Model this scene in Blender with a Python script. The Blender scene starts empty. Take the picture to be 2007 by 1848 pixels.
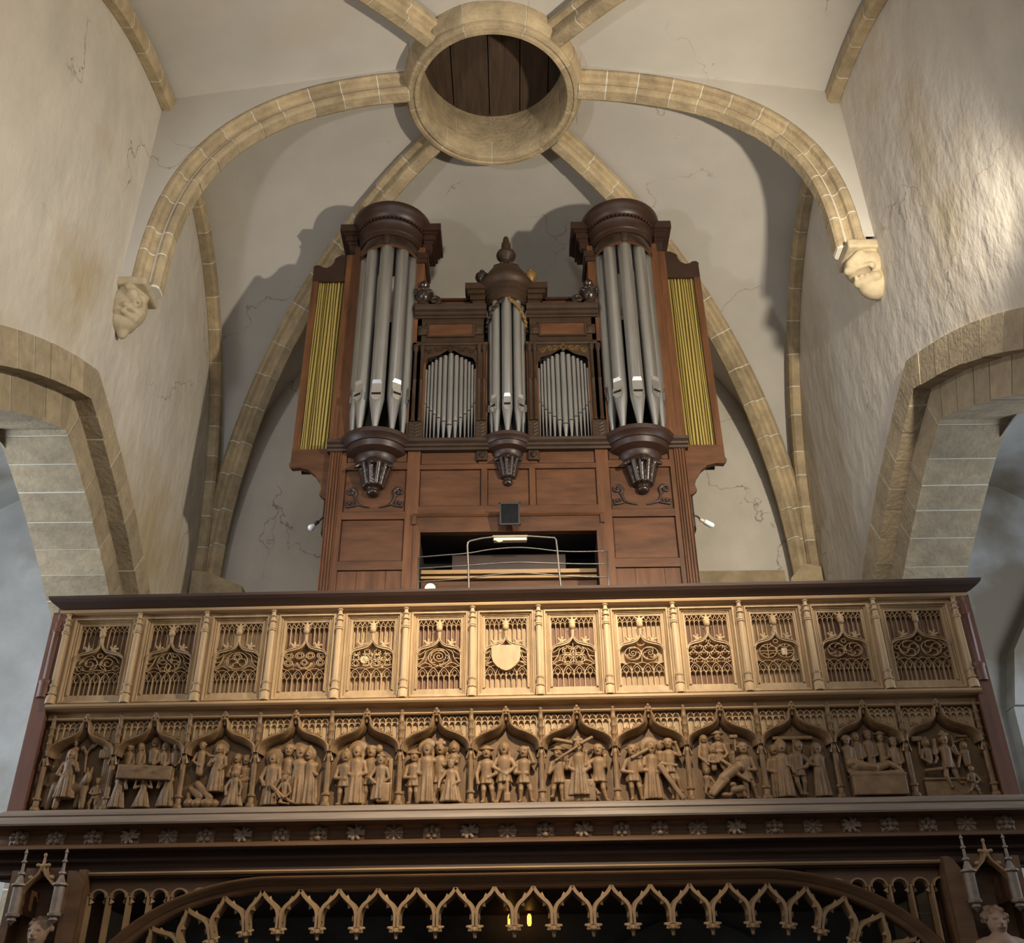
import bpy, math, random
import numpy as np
from mathutils import Vector, Matrix
random.seed(7)
C = bpy.context.scene.collection
S = bpy.context.scene
# ------------------------------------------------------------------ camera
PITCH, ROLL, FPX, W, H = 31.2, 0.65, 2010.0, 2007.0, 1848.0
cam_d = bpy.data.cameras.new('camera'); cam = bpy.data.objects.new('camera', cam_d); C.objects.link(cam)
cam_d.sensor_fit = 'HORIZONTAL'; cam_d.sensor_width = 36.0; cam_d.lens = 36.0 * FPX / W
cam_d.clip_start = 0.05; cam_d.clip_end = 200
cam.matrix_world = Matrix.Translation((0, 0, 1.6)) @ Matrix.Rotation(math.radians(90 + PITCH), 4, 'X') @ Matrix.Rotation(math.radians(-ROLL), 4, 'Z')
S.camera = cam
# ------------------------------------------------------------------ world: grey daylight reaching in from the open east end of the nave
wd = bpy.data.worlds.new('daylight'); S.world = wd; wd.use_nodes = True
bg = wd.node_tree.nodes['Background']; bg.inputs[0].default_value = (0.80, 0.88, 1.0, 1); bg.inputs[1].default_value = 0.16
S.view_settings.view_transform = 'Standard'; S.view_settings.look = 'None'
S.view_settings.gamma = 1.0; S.view_settings.use_curve_mapping = False
S.view_settings.exposure = 0.0
# ------------------------------------------------------------------ lamps of the church
def aim(o, target):
    d = Vector(target) - o.location
    o.rotation_euler = d.to_track_quat('-Z', 'Y').to_euler()
def spot(name, loc, target, watts, col, angle, blend, radius):
    l = bpy.data.lights.new(name, 'SPOT'); l.energy = watts; l.color = col
    l.spot_size = math.radians(angle); l.spot_blend = blend; l.shadow_soft_size = radius
    o = bpy.data.objects.new(name, l); C.objects.link(o); o.location = loc; aim(o, target); return o
def area(name, loc, target, watts, col, sx, sy):
    l = bpy.data.lights.new(name, 'AREA'); l.energy = watts; l.color = col; l.shape = 'RECTANGLE'; l.size = sx; l.size_y = sy
    o = bpy.data.objects.new(name, l); C.objects.link(o); o.location = loc; aim(o, target); return o
WARM, WARMW, DAY = (1.0, 0.85, 0.62), (1.0, 0.90, 0.74), (0.76, 0.86, 1.0)
spot('flood_right', (3.2, 4.2, 6.4), (-1.8, 8.8, 8.6), 1000, WARMW, 130, 0.6, 0.09)
spot('flood_left', (-3.2, 3.6, 6.7), (2.2, 9.2, 8.6), 260, (0.93, 0.94, 1.0), 120, 0.7, 0.14)
spot('gallery_spot', (0.75, 3.0, 7.2), (0.0, 7.2, 4.62), 2000, WARM, 49, 1.0, 0.06)
area('nave_window', (0.0, -3.0, 9.0), (0, 8, 8.8), 215, (0.92, 0.95, 1.0), 5.0, 7.0)
area('aisle_window_left', (-6.6, 6.6, 4.6), (-4.0, 8.6, 5.6), 190, DAY, 1.6, 2.6)
area('aisle_window_right', (6.6, 6.6, 4.6), (4.0, 8.6, 5.6), 120, DAY, 1.6, 2.6)
# ------------------------------------------------------------------ materials
MATS = {}
def mat(name, col, rough=0.7, metal=0.0, crack=0.0, var=0.12, vs=3.0, stretch=(1, 1, 1), bump=0.0, bs=20.0, bd=0.01, rnd=0.0, spots=None, spec=0.5, det=6.0, hi=None):
    m = bpy.data.materials.new(name); m.use_nodes = True; nt = m.node_tree; N = nt.nodes; L = nt.links
    p = N['Principled BSDF']; p.inputs['Roughness'].default_value = rough; p.inputs['Metallic'].default_value = metal
    p.inputs['Specular IOR Level'].default_value = spec
    tc = N.new('ShaderNodeTexCoord'); mp = N.new('ShaderNodeMapping'); mp.inputs['Scale'].default_value = stretch
    L.new(tc.outputs['Object'], mp.inputs['Vector'])
    n1 = N.new('ShaderNodeTexNoise'); n1.inputs['Scale'].default_value = vs; n1.inputs['Detail'].default_value = det; n1.inputs['Roughness'].default_value = 0.62
    L.new(mp.outputs[0], n1.inputs['Vector'])
    ramp = N.new('ShaderNodeMapRange'); ramp.inputs['From Min'].default_value = 0.28; ramp.inputs['From Max'].default_value = 0.72
    L.new(n1.outputs['Fac'], ramp.inputs['Value'])
    mx = N.new('ShaderNodeMix'); mx.data_type = 'RGBA'
    lo = [c * (1 - var) for c in col]; h2 = hi if hi else [min(1, c * (1 + var)) for c in col]
    mx.inputs[6].default_value = (*lo, 1); mx.inputs[7].default_value = (*h2, 1)
    L.new(ramp.outputs[0], mx.inputs[0]); out = mx.outputs[2]
    if spots:   # (colour, scale, threshold, softness)
        sc, ss, th, so = spots
        n2 = N.new('ShaderNodeTexNoise'); n2.inputs['Scale'].default_value = ss; n2.inputs['Detail'].default_value = 5
        L.new(tc.outputs['Object'], n2.inputs['Vector'])
        r2 = N.new('ShaderNodeMapRange'); r2.inputs['From Min'].default_value = th; r2.inputs['From Max'].default_value = th + so
        L.new(n2.outputs['Fac'], r2.inputs['Value'])
        m2 = N.new('ShaderNodeMix'); m2.data_type = 'RGBA'; m2.inputs[7].default_value = (*sc, 1)
        L.new(r2.outputs[0], m2.inputs[0]); L.new(out, m2.inputs[6]); out = m2.outputs[2]
    if crack > 0:       # hairline cracks that run across the plaster and fade out
        nd = N.new('ShaderNodeTexNoise'); nd.inputs['Scale'].default_value = 2.2; nd.inputs['Detail'].default_value = 6; L.new(tc.outputs['Object'], nd.inputs['Vector'])
        va = N.new('ShaderNodeVectorMath'); va.operation = 'MULTIPLY_ADD'; va.inputs[1].default_value = (0.9, 0.9, 0.9); L.new(nd.outputs['Color'], va.inputs[0]); L.new(tc.outputs['Object'], va.inputs[2])
        vo = N.new('ShaderNodeTexVoronoi'); vo.feature = 'DISTANCE_TO_EDGE'; vo.inputs['Scale'].default_value = 0.55; L.new(va.outputs[0], vo.inputs['Vector'])
        rc = N.new('ShaderNodeMapRange'); rc.inputs['From Min'].default_value = 0.0; rc.inputs['From Max'].default_value = 0.006; rc.inputs['To Min'].default_value = 1; rc.inputs['To Max'].default_value = 0; L.new(vo.outputs['Distance'], rc.inputs['Value'])
        nm = N.new('ShaderNodeTexNoise'); nm.inputs['Scale'].default_value = 0.8; L.new(tc.outputs['Object'], nm.inputs['Vector'])
        rm = N.new('ShaderNodeMapRange'); rm.inputs['From Min'].default_value = 0.52; rm.inputs['From Max'].default_value = 0.60; rm.inputs['To Max'].default_value = crack; L.new(nm.outputs['Fac'], rm.inputs['Value'])
        ml = N.new('ShaderNodeMath'); ml.operation = 'MULTIPLY'; L.new(rc.outputs[0], ml.inputs[0]); L.new(rm.outputs[0], ml.inputs[1])
        m3 = N.new('ShaderNodeMix'); m3.data_type = 'RGBA'; m3.inputs[7].default_value = (0.16, 0.12, 0.08, 1); L.new(ml.outputs[0], m3.inputs[0]); L.new(out, m3.inputs[6]); out = m3.outputs[2]
    if rnd > 0:
        oi = N.new('ShaderNodeObjectInfo'); r3 = N.new('ShaderNodeMapRange')
        r3.inputs['To Min'].default_value = 1 - rnd; r3.inputs['To Max'].default_value = 1 + rnd
        L.new(oi.outputs['Random'], r3.inputs['Value'])
        hs = N.new('ShaderNodeHueSaturation'); L.new(r3.outputs[0], hs.inputs['Value']); L.new(out, hs.inputs['Color']); out = hs.outputs[0]
    L.new(out, p.inputs['Base Color'])
    if bump > 0:
        nb = N.new('ShaderNodeTexNoise'); nb.inputs['Scale'].default_value = bs; nb.inputs['Detail'].default_value = 5
        L.new(mp.outputs[0], nb.inputs['Vector'])
        b = N.new('ShaderNodeBump'); b.inputs['Strength'].default_value = bump; b.inputs['Distance'].default_value = bd
        L.new(nb.outputs['Fac'], b.inputs['Height']); L.new(b.outputs[0], p.inputs['Normal'])
    MATS[name] = m; return m
M = MATS
mat('plaster', (0.57, 0.515, 0.43), 0.9, crack=0.8, var=0.13, vs=1.6, stretch=(1, 1.15, 0.7), bump=0.5, bs=5.0, bd=0.05, spots=((0.46, 0.365, 0.225), 0.7, 0.55, 0.2))
mat('vault_plaster', (0.53, 0.49, 0.425), 0.9, crack=0.6, var=0.07, vs=1.3, bump=0.15, bs=7, bd=0.02, spots=((0.50, 0.43, 0.31), 0.5, 0.58, 0.2))
mat('aisle_plaster', (0.47, 0.455, 0.42), 0.9, var=0.22, vs=1.4, bump=0.2, bs=6, bd=0.02, spots=((0.27, 0.225, 0.165), 0.9, 0.5, 0.16))
mat('rib_stone', (0.41, 0.315, 0.185), 0.88, var=0.3, vs=5, bump=0.7, bs=22, bd=0.018, rnd=0.15)
mat('rib_mortar', (0.70, 0.65, 0.54), 0.9, var=0.06)
mat('arch_stone', (0.36, 0.285, 0.18), 0.88, var=0.22, vs=7, bump=0.6, bs=24, bd=0.015, rnd=0.13)
mat('pale_stone', (0.46, 0.37, 0.23), 0.85, var=0.2, vs=9, bump=0.35, bs=40, bd=0.008)
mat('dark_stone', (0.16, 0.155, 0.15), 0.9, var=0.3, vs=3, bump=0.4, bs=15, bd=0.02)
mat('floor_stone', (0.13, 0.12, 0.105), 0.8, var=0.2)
mat('oak', (0.41, 0.275, 0.145), 0.62, var=0.24, vs=5, stretch=(3, 3, 0.7), bump=0.2, bs=30, bd=0.003, rnd=0.05, spots=((0.50, 0.37, 0.20), 2.2, 0.60, 0.15))
mat('oak_rail', (0.36, 0.225, 0.11), 0.6, var=0.26, vs=4, stretch=(0.5, 4, 4), bump=0.2, bs=20, bd=0.003)
mat('oak_back', (0.20, 0.105, 0.062), 0.7, var=0.3, vs=6, stretch=(4, 4, 0.5), bump=0.2, bs=20, bd=0.003)
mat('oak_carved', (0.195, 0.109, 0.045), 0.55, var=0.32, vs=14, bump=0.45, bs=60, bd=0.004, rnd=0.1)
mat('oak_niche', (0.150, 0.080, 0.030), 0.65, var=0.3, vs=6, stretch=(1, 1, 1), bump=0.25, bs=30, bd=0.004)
mat('oak_dusty', (0.24, 0.18, 0.135), 0.5, var=0.3, vs=4, stretch=(0.4, 4, 4), bump=0.15, bs=20, bd=0.003)
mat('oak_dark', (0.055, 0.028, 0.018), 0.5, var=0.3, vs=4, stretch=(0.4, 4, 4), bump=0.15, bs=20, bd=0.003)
mat('oak_flower', (0.20, 0.135, 0.085), 0.5, var=0.25, vs=20)
mat('oak_pale', (0.55, 0.42, 0.25), 0.6, var=0.15, vs=15)
mat('oak_red', (0.15, 0.062, 0.036), 0.55, var=0.3, vs=4, stretch=(3, 3, 0.4), bump=0.15, bs=20, bd=0.003)
mat('oak_screen', (0.140, 0.070, 0.031), 0.5, var=0.3, vs=4, stretch=(0.5, 3, 3), bump=0.15, bs=20, bd=0.003)
mat('oak_cusp', (0.30, 0.18, 0.085), 0.55, var=0.25, vs=6, bump=0.15, bs=20, bd=0.003, rnd=0.08)
mat('mahogany', (0.108, 0.044, 0.018), 0.5, spec=0.3, var=0.42, vs=3.5, stretch=(0.6, 2, 3), bump=0.08, bs=20, bd=0.002, rnd=0.10)
mat('mahogany_v', (0.125, 0.051, 0.020), 0.5, spec=0.3, var=0.45, vs=3.5, stretch=(3.5, 2, 0.5), bump=0.08, bs=20, bd=0.002, rnd=0.14)
mat('mahogany_dark', (0.036, 0.016, 0.009), 0.42, var=0.3, vs=5, bump=0.08, bs=20, bd=0.002)
mat('walnut_carved', (0.030, 0.017, 0.011), 0.25, var=0.3, vs=8, bump=0.2, bs=60, bd=0.003)
mat('walnut', (0.046, 0.025, 0.013), 0.5, spec=0.3, var=0.3, vs=6, bump=0.15, bs=40, bd=0.003)
mat('light_wood', (0.42, 0.25, 0.10), 0.5, var=0.2, vs=4, stretch=(0.4, 3, 3))
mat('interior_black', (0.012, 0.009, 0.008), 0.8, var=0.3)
mat('tin', (0.43, 0.42, 0.395), 0.38, metal=0.85, var=0.13, vs=5, stretch=(3, 3, 0.4), rnd=0.06)
mat('tin_bright', (0.74, 0.73, 0.70), 0.26, metal=0.9, var=0.06)
mat('mouth_black', (0.006, 0.005, 0.004), 0.9, var=0.1)
mat('gold_cloth', (0.36, 0.27, 0.07), 0.62, var=0.2, vs=6, stretch=(8, 8, 0.3))
mat('gilt', (0.22, 0.125, 0.035), 0.45, metal=0.25, var=0.3, vs=20)
mat('iron', (0.16, 0.145, 0.13), 0.4, metal=0.7, var=0.2)
mat('black_iron', (0.02, 0.018, 0.017), 0.55, var=0.3)
mat('mirror_glass', (0.008, 0.008, 0.009), 0.35, var=0.5, vs=20, spec=0.08)
mat('ivory', (0.72, 0.62, 0.44), 0.5, var=0.1)
mat('lamp_metal', (0.36, 0.31, 0.22), 0.45, metal=0.3, var=0.1)
mat('white_enamel', (0.80, 0.77, 0.70), 0.45, var=0.08, vs=30)
mat('bulb_glass', (0.86, 0.86, 0.84), 0.12, var=0.02)
mat('red_cloth', (0.20, 0.012, 0.014), 0.8, var=0.2)
mat('hatch_wood', (0.055, 0.033, 0.019), 0.8, var=0.45, vs=3, stretch=(6, 0.6, 2), rnd=0.3)
mat('statue_wood', (0.33, 0.20, 0.125), 0.6, var=0.2, vs=9)
# ------------------------------------------------------------------ mesh helpers
class MB:
    def __init__(s): s.v = []; s.f = []
    def add(s, vs, fs):
        b = len(s.v); s.v.extend(vs); s.f.extend([tuple(b + i for i in f) for f in fs]); return s
    def box(s, x0, x1, y0, y1, z0, z1):
        return s.add([(x0, y0, z0), (x1, y0, z0), (x1, y1, z0), (x0, y1, z0), (x0, y0, z1), (x1, y0, z1), (x1, y1, z1), (x0, y1, z1)],
                     [(0, 3, 2, 1), (4, 5, 6, 7), (0, 1, 5, 4), (1, 2, 6, 5), (2, 3, 7, 6), (3, 0, 4, 7)])
    def prism_x(s, poly, x0, x1, mitre0=0.0, mitre1=0.0):     # poly of (y, z); mitre: ends follow y (returns at the corner)
        n = len(poly); vs = [(x0 + mitre0 * y, y, z) for y, z in poly] + [(x1 - mitre1 * y, y, z) for y, z in poly]
        fs = [(i, (i + 1) % n, n + (i + 1) % n, n + i) for i in range(n)]
        return s.add(vs, fs + [tuple(range(n))[::-1], tuple(range(n, 2 * n))])
    def prism_y(s, poly, y0, y1):                             # poly of (x, z)
        n = len(poly); vs = [(x, y0, z) for x, z in poly] + [(x, y1, z) for x, z in poly]
        fs = [(i, (i + 1) % n, n + (i + 1) % n, n + i) for i in range(n)]
        return s.add(vs, fs + [tuple(range(n))[::-1], tuple(range(n, 2 * n))])
    def lathe(s, prof, cx, cy, seg=24, a0=0.0, a1=360.0, closed=True):   # prof of (r, z)
        full = abs(a1 - a0) >= 359.9; k = seg if full else seg + 1; n = len(prof); vs = []
        for i in range(k):
            a = math.radians(a0 + (a1 - a0) * i / seg)
            for r, z in prof: vs.append((cx + r * math.cos(a), cy + r * math.sin(a), z))
        fs = []
        for i in range(seg):
            j = (i + 1) % k
            for q in range(n - 1): fs.append((i * n + q, j * n + q, j * n + q + 1, i * n + q + 1))
        if full and closed:
            if prof[0][0] > 1e-4: fs.append(tuple(i * n for i in range(k))[::-1])
            if prof[-1][0] > 1e-4: fs.append(tuple(i * n + n - 1 for i in range(k)))
        return s.add(vs, fs)
    def tube(s, pts, r, seg=8):
        pts = [Vector(p) for p in pts]; n = len(pts); vs = []; ref = Vector((0.13, 0.21, 0.97)); pb = None
        for i, p in enumerate(pts):
            t = (pts[min(i + 1, n - 1)] - pts[max(i - 1, 0)]).normalized()
            if pb is None:
                if abs(t.dot(ref)) > 0.95: ref = Vector((1, 0, 0))
                b = t.cross(ref).normalized()
            else: b = (pb - t * pb.dot(t)).normalized()
            pb = b; c = t.cross(b); rr = r[i] if isinstance(r, (list, tuple)) else r
            for k in range(seg):
                a = 2 * math.pi * k / seg; vs.append(tuple(p + b * (rr * math.cos(a)) + c * (rr * math.sin(a))))
        fs = [(i * seg + k, i * seg + (k + 1) % seg, (i + 1) * seg + (k + 1) % seg, (i + 1) * seg + k) for i in range(n - 1) for k in range(seg)]
        return s.add(vs, fs + [tuple(range(seg))[::-1], tuple(range((n - 1) * seg, n * seg))])
    def ribbon(s, pts, w, y_back, y_front, top=0.45, closed=False):   # carved bar along (x, z) points, chamfered, standing proud of the ground
        n = len(pts)
        if n < 2: return s
        P = [Vector((a, b)) for a, b in pts]; vs = []
        for i in range(n):
            if closed: t = P[(i + 1) % n] - P[i - 1]
            else: t = P[min(i + 1, n - 1)] - P[max(i - 1, 0)]
            if t.length < 1e-9: t = Vector((1, 0))
            t.normalize(); nx, nz = -t.y, t.x
            for o, y in ((-w / 2, y_back), (-w / 2 * top, y_front), (w / 2 * top, y_front), (w / 2, y_back)):
                vs.append((P[i].x + nx * o, y, P[i].y + nz * o))
        fs = []
        for i in range(n if closed else n - 1):
            j = (i + 1) % n
            for q in range(3): fs.append((i * 4 + q, i * 4 + q + 1, j * 4 + q + 1, j * 4 + q))
        if not closed: fs += [(0, 1, 2, 3), ((n - 1) * 4 + 3, (n - 1) * 4 + 2, (n - 1) * 4 + 1, (n - 1) * 4)]
        return s.add(vs, fs)
    def merge(s, o, dx=0, dy=0, dz=0): return s.add([(x + dx, y + dy, z + dz) for x, y, z in o.v], o.f)
    def mesh(s, name, material, smooth=False):
        me = bpy.data.meshes.new(name); me.from_pydata([tuple(map(float, v)) for v in s.v], [], s.f); me.update()
        me.materials.append(M[material] if isinstance(material, str) else material)
        if smooth:
            me.polygons.foreach_set('use_smooth', [True] * len(me.polygons))
            if smooth != 'all':
                try: me.set_sharp_from_angle(angle=math.radians(40 if smooth is True else smooth))
                except Exception: pass
        return me
    def build(s, name, material, parent=None, smooth=False): return link(name, s.mesh(name, material, smooth), parent)
BASE = {}
def link(name, me, parent=None, loc=None):
    o = bpy.data.objects.new(name, me); C.objects.link(o)
    if parent is not None:
        o.parent = parent
        b = BASE.get(parent.name)
        if b is not None: o.location = (-b[0], -b[1], -b[2])
    if loc is not None: o.location = Vector(o.location) + Vector(loc)
    return o
def tag(o, label=None, cat=None, group=None, kind=None):
    if label: o['label'] = label
    if cat: o['category'] = cat
    if group: o['group'] = group
    if kind: o['kind'] = kind
    return o
def thing(name, loc, rz=0.0, base=(0, 0, 0), label=None, cat=None, group=None, kind=None):
    # children are modelled in the thing's frame with 'base' as the point that sits at loc
    o = bpy.data.objects.new(name, None); C.objects.link(o); o.empty_display_size = 0.2
    o.location = loc; o.rotation_euler = (0, 0, math.radians(rz)); BASE[o.name] = base
    return tag(o, label, cat, group, kind)
def part(name, parent):          # an Empty part that only gathers its pieces
    return link(name, None, parent)
def arc(cx, cz, r, a0, a1, n=10): return [(cx + r * math.cos(math.radians(a0 + (a1 - a0) * i / n)), cz + r * math.sin(math.radians(a0 + (a1 - a0) * i / n))) for i in range(n + 1)]
def circ(cx, cz, r, n=20): return arc(cx, cz, r, 0, 360, n)
def spiral(cx, cz, r0, r1, a0, turns, n=26): return [(cx + (r0 + (r1 - r0) * i / n) * math.cos(math.radians(a0 + 360 * turns * i / n)), cz + (r0 + (r1 - r0) * i / n) * math.sin(math.radians(a0 + 360 * turns * i / n))) for i in range(n + 1)]
def lerp(a, b, t): return a + (b - a) * t
def cr(pts, n=8):                # Catmull-Rom through points
    P = [np.array(p, float) for p in pts]; P = [2 * P[0] - P[1]] + P + [2 * P[-1] - P[-2]]; out = []
    for i in range(1, len(P) - 2):
        for k in range(n):
            t = k / n; a, b, c, d = P[i - 1], P[i], P[i + 1], P[i + 2]
            out.append(tuple(0.5 * ((2 * b) + (c - a) * t + (2 * a - 5 * b + 4 * c - d) * t * t + (3 * b - a - 3 * c + d) * t ** 3)))
    out.append(tuple(P[-2])); return out
# ------------------------------------------------------------------ carved shapes: blended solids turned into one continuous surface
def _field(prims, X, Y, Z, k):
    d = None
    for p in prims:
        t = p[0]
        if t == 'c':      # tapered limb a, b, ra, rb
            a = np.array(p[1]); b = np.array(p[2]); ra, rb = p[3], p[4] if len(p) > 4 else p[3]
            ab = b - a; L2 = max(float(ab @ ab), 1e-9)
            h = np.clip(((X - a[0]) * ab[0] + (Y - a[1]) * ab[1] + (Z - a[2]) * ab[2]) / L2, 0, 1)
            q = np.sqrt((X - a[0] - h * ab[0]) ** 2 + (Y - a[1] - h * ab[1]) ** 2 + (Z - a[2] - h * ab[2]) ** 2) - (ra + (rb - ra) * h)
        elif t in ('e', 'x'):    # ellipsoid centre, radii ('x' carves away)
            c, r = p[1], p[2]
            e = np.sqrt(((X - c[0]) / r[0]) ** 2 + ((Y - c[1]) / r[1]) ** 2 + ((Z - c[2]) / r[2]) ** 2)
            q = (e - 1) * min(r)
        elif t in ('b', 'xb'):    # box centre, half sizes, rounding, turn in the x-z plane
            c, hh = p[1], p[2]; ro = p[3] if len(p) > 3 else 0.003; an = math.radians(p[4]) if len(p) > 4 else 0
            u = (X - c[0]) * math.cos(an) + (Z - c[2]) * math.sin(an); w = -(X - c[0]) * math.sin(an) + (Z - c[2]) * math.cos(an)
            qx, qy, qz = np.abs(u) - hh[0] + ro, np.abs(Y - c[1]) - hh[1] + ro, np.abs(w) - hh[2] + ro
            q = np.sqrt(np.maximum(qx, 0) ** 2 + np.maximum(qy, 0) ** 2 + np.maximum(qz, 0) ** 2) + np.minimum(np.maximum(np.maximum(qx, qy), qz), 0) - ro
        elif t == 'r':    # robe: flaring skirt from a (top) to b (bottom) with folds
            a = np.array(p[1]); b = np.array(p[2]); ra, rb, nf, amp = p[3], p[4], p[5], p[6]
            h = np.clip((Z - b[2]) / (a[2] - b[2]), 0, 1); cx = b[0] + (a[0] - b[0]) * h; cy = b[1] + (a[1] - b[1]) * h
            ang = np.arctan2(Y - cy, X - cx); rad = (rb + (ra - rb) * h) * (1 + amp * (1 - h * 0.7) * np.sin(ang * nf + 1.3))
            q = np.maximum(np.sqrt((X - cx) ** 2 + ((Y - cy) * 1.25) ** 2) - rad, np.maximum(b[2] - Z, Z - a[2]))
            q = q * 0.85
        if d is None: d = q
        elif t in ('x', 'xb'): d = np.maximum(d, -q)
        else:
            hh = np.clip(0.5 + 0.5 * (d - q) / k, 0, 1); d = d * (1 - hh) + q * hh - k * hh * (1 - hh)
    return d
def solid(prims, h=0.005, k=0.006, pad=0.012):
    lo = np.array([1e9] * 3); hi = -lo
    for p in prims:
        if p[0] in ('x', 'xb'): continue
        if p[0] == 'c': pts = [(np.array(p[1]), max(p[3:5])), (np.array(p[2]), max(p[3:5]))]
        elif p[0] == 'r': pts = [(np.array(p[1]), p[3] * 1.2), (np.array(p[2]), p[4] * 1.2)]
        elif p[0] == 'b':
            r = np.array(p[2]); 
            if len(p) > 4: r = np.array([max(r[0], r[2]), r[1], max(r[0], r[2])])
            pts = [(np.array(p[1]), r)]
        else: pts = [(np.array(p[1]), np.array(p[2]))]
        for c, r in pts: lo = np.minimum(lo, c - r); hi = np.maximum(hi, c + r)
    lo = lo - pad; hi = hi + pad; n = np.ceil((hi - lo) / h).astype(int) + 1
    xs = [lo[i] + h * np.arange(n[i]) for i in range(3)]
    X, Y, Z = np.meshgrid(*xs, indexing='ij', sparse=True)
    D = np.broadcast_to(_field(prims, X, Y, Z, k), tuple(n)); ins = D < 0
    ne = [ins[:-1] ^ ins[1:], ins[:, :-1] ^ ins[:, 1:], ins[:, :, :-1] ^ ins[:, :, 1:]]
    c = tuple(n - 1); acc = np.zeros(c + (3,)); cnt = np.zeros(c)
    for ax in range(3):
        idx = np.argwhere(ne[ax])
        if len(idx) == 0: continue
        j = idx.copy(); j[:, ax] += 1
        d0 = D[tuple(idx.T)]; d1 = D[tuple(j.T)]; t = d0 / (d0 - d1); pos = idx.astype(float); pos[:, ax] += t
        o1, o2 = [a for a in range(3) if a != ax]
        for s1 in (0, -1):
            for s2 in (0, -1):
                q = idx.copy(); q[:, o1] += s1; q[:, o2] += s2
                ok = np.all((q >= 0) & (q < np.array(c)), axis=1)
                np.add.at(acc, tuple(q[ok].T), pos[ok]); np.add.at(cnt, tuple(q[ok].T), 1)
    act = np.argwhere(cnt > 0); vid = -np.ones(c, int); vid[tuple(act.T)] = np.arange(len(act))
    V = lo + h * acc[tuple(act.T)] / cnt[tuple(act.T)][:, None]; F = []
    for ax in range(3):
        idx = np.argwhere(ne[ax]); o1, o2 = [(1, 2), (2, 0), (0, 1)][ax]
        ok = (idx[:, o1] > 0) & (idx[:, o2] > 0) & (idx[:, o1] < c[o1]) & (idx[:, o2] < c[o2]); idx = idx[ok]
        e1 = np.zeros(3, int); e1[o1] = 1; e2 = np.zeros(3, int); e2[o2] = 1
        q = np.stack([vid[tuple((idx - e1 - e2).T)], vid[tuple((idx - e2).T)], vid[tuple(idx.T)], vid[tuple((idx - e1).T)]], 1)
        fl = ins[tuple(idx.T)]; q[~fl] = q[~fl][:, ::-1]; F.append(q)
    m = MB(); m.v = [tuple(v) for v in V.tolist()]; m.f = [tuple(f) for f in np.concatenate(F).tolist()]; return m
# ------------------------------------------------------------------ the place: nave bay, vault, arcades, aisles
XL, XR, YB = -3.60, 3.45, 10.70            # wall faces
VCX, VCY, AY, AYF, ZS, VH, VN = -0.15, 7.45, 3.25, 3.9, 6.40, 4.75, 2.2
def vault_z(x, y):
    X = (x - VCX) / ((VCX - XL) if x < VCX else (XR - VCX)); Y = (y - VCY) / (AY if y > VCY else AYF)
    X = min(1, abs(X)); Y = min(1, abs(Y))
    if X >= Y: return ZS + (VH - 0.6 * (X - Y) / max(1e-6, 1 - Y + 1e-9 if Y < 1 else 1)) * (1 - Y ** VN) ** (1 / VN) if Y < 1 else ZS
    return ZS + (VH - 0.25 * (Y - X) / max(1e-6, 1 - X)) * (1 - X ** VN) ** (1 / VN) if X < 1 else ZS
def struct(o): o['kind'] = 'structure'; return o
m = MB(); m.box(-14, 14, -9, 16, -0.2, 0.0); struct(m.build('floor', 'floor_stone'))
# vault web
m = MB(); K = 60; gx = [math.sin(math.pi / 2 * (2 * i / K - 1)) for i in range(K + 1)]
def vx(t): return VCX + t * ((VCX - XL) if t < 0 else (XR - VCX))
def vy(t): return VCY + t * (AYF if t < 0 else AY)
idx = {}
for i, a in enumerate(gx):
    for j, b in enumerate(gx):
        idx[i, j] = len(m.v); x, y = vx(a), vy(b); m.v.append((x, y, vault_z(x, y)))
for i in range(K):
    for j in range(K):
        x = (vx(gx[i]) + vx(gx[i + 1])) / 2; y = vy((gx[j] + gx[j + 1]) / 2)
        if math.hypot(x - VCX, y - VCY) < 0.98: continue
        m.f.append((idx[i, j], idx[i, j + 1], idx[i + 1, j + 1], idx[i + 1, j]))
NA_ = 96; b0 = len(m.v)
for i in range(NA_):
    a = 2 * math.pi * i / NA_
    for r in (0.84, 1.0, 1.12, 1.26): x, y = VCX + r * math.cos(a), VCY + r * math.sin(a); m.v.append((x, y, vault_z(x, y) + 0.004))
m.f += [(b0 + i * 4 + k, b0 + ((i + 1) % NA_) * 4 + k, b0 + ((i + 1) % NA_) * 4 + k + 1, b0 + i * 4 + k + 1) for i in range(NA_) for k in range(3)]
ceil_o = struct(m.build('ceiling', 'vault_plaster', None, 'all'))
# plain vault over the bays nearer the choir, so that the nave goes on behind the viewer
m = MB(); n = 16; pts = [(lerp(XL, XR, 0.5 - 0.5 * math.cos(math.pi * i / n)), 6.6 + 4.4 * math.sin(math.pi * i / n) ** 0.8) for i in range(n + 1)]
m.add([(x, 3.56, z) for x, z in pts] + [(x, -2.0, z) for x, z in pts], [(i, i + 1, n + 2 + i, n + 1 + i) for i in range(n)])
struct(m.build('ceiling_nave', 'vault_plaster', None, 'all'))
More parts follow.
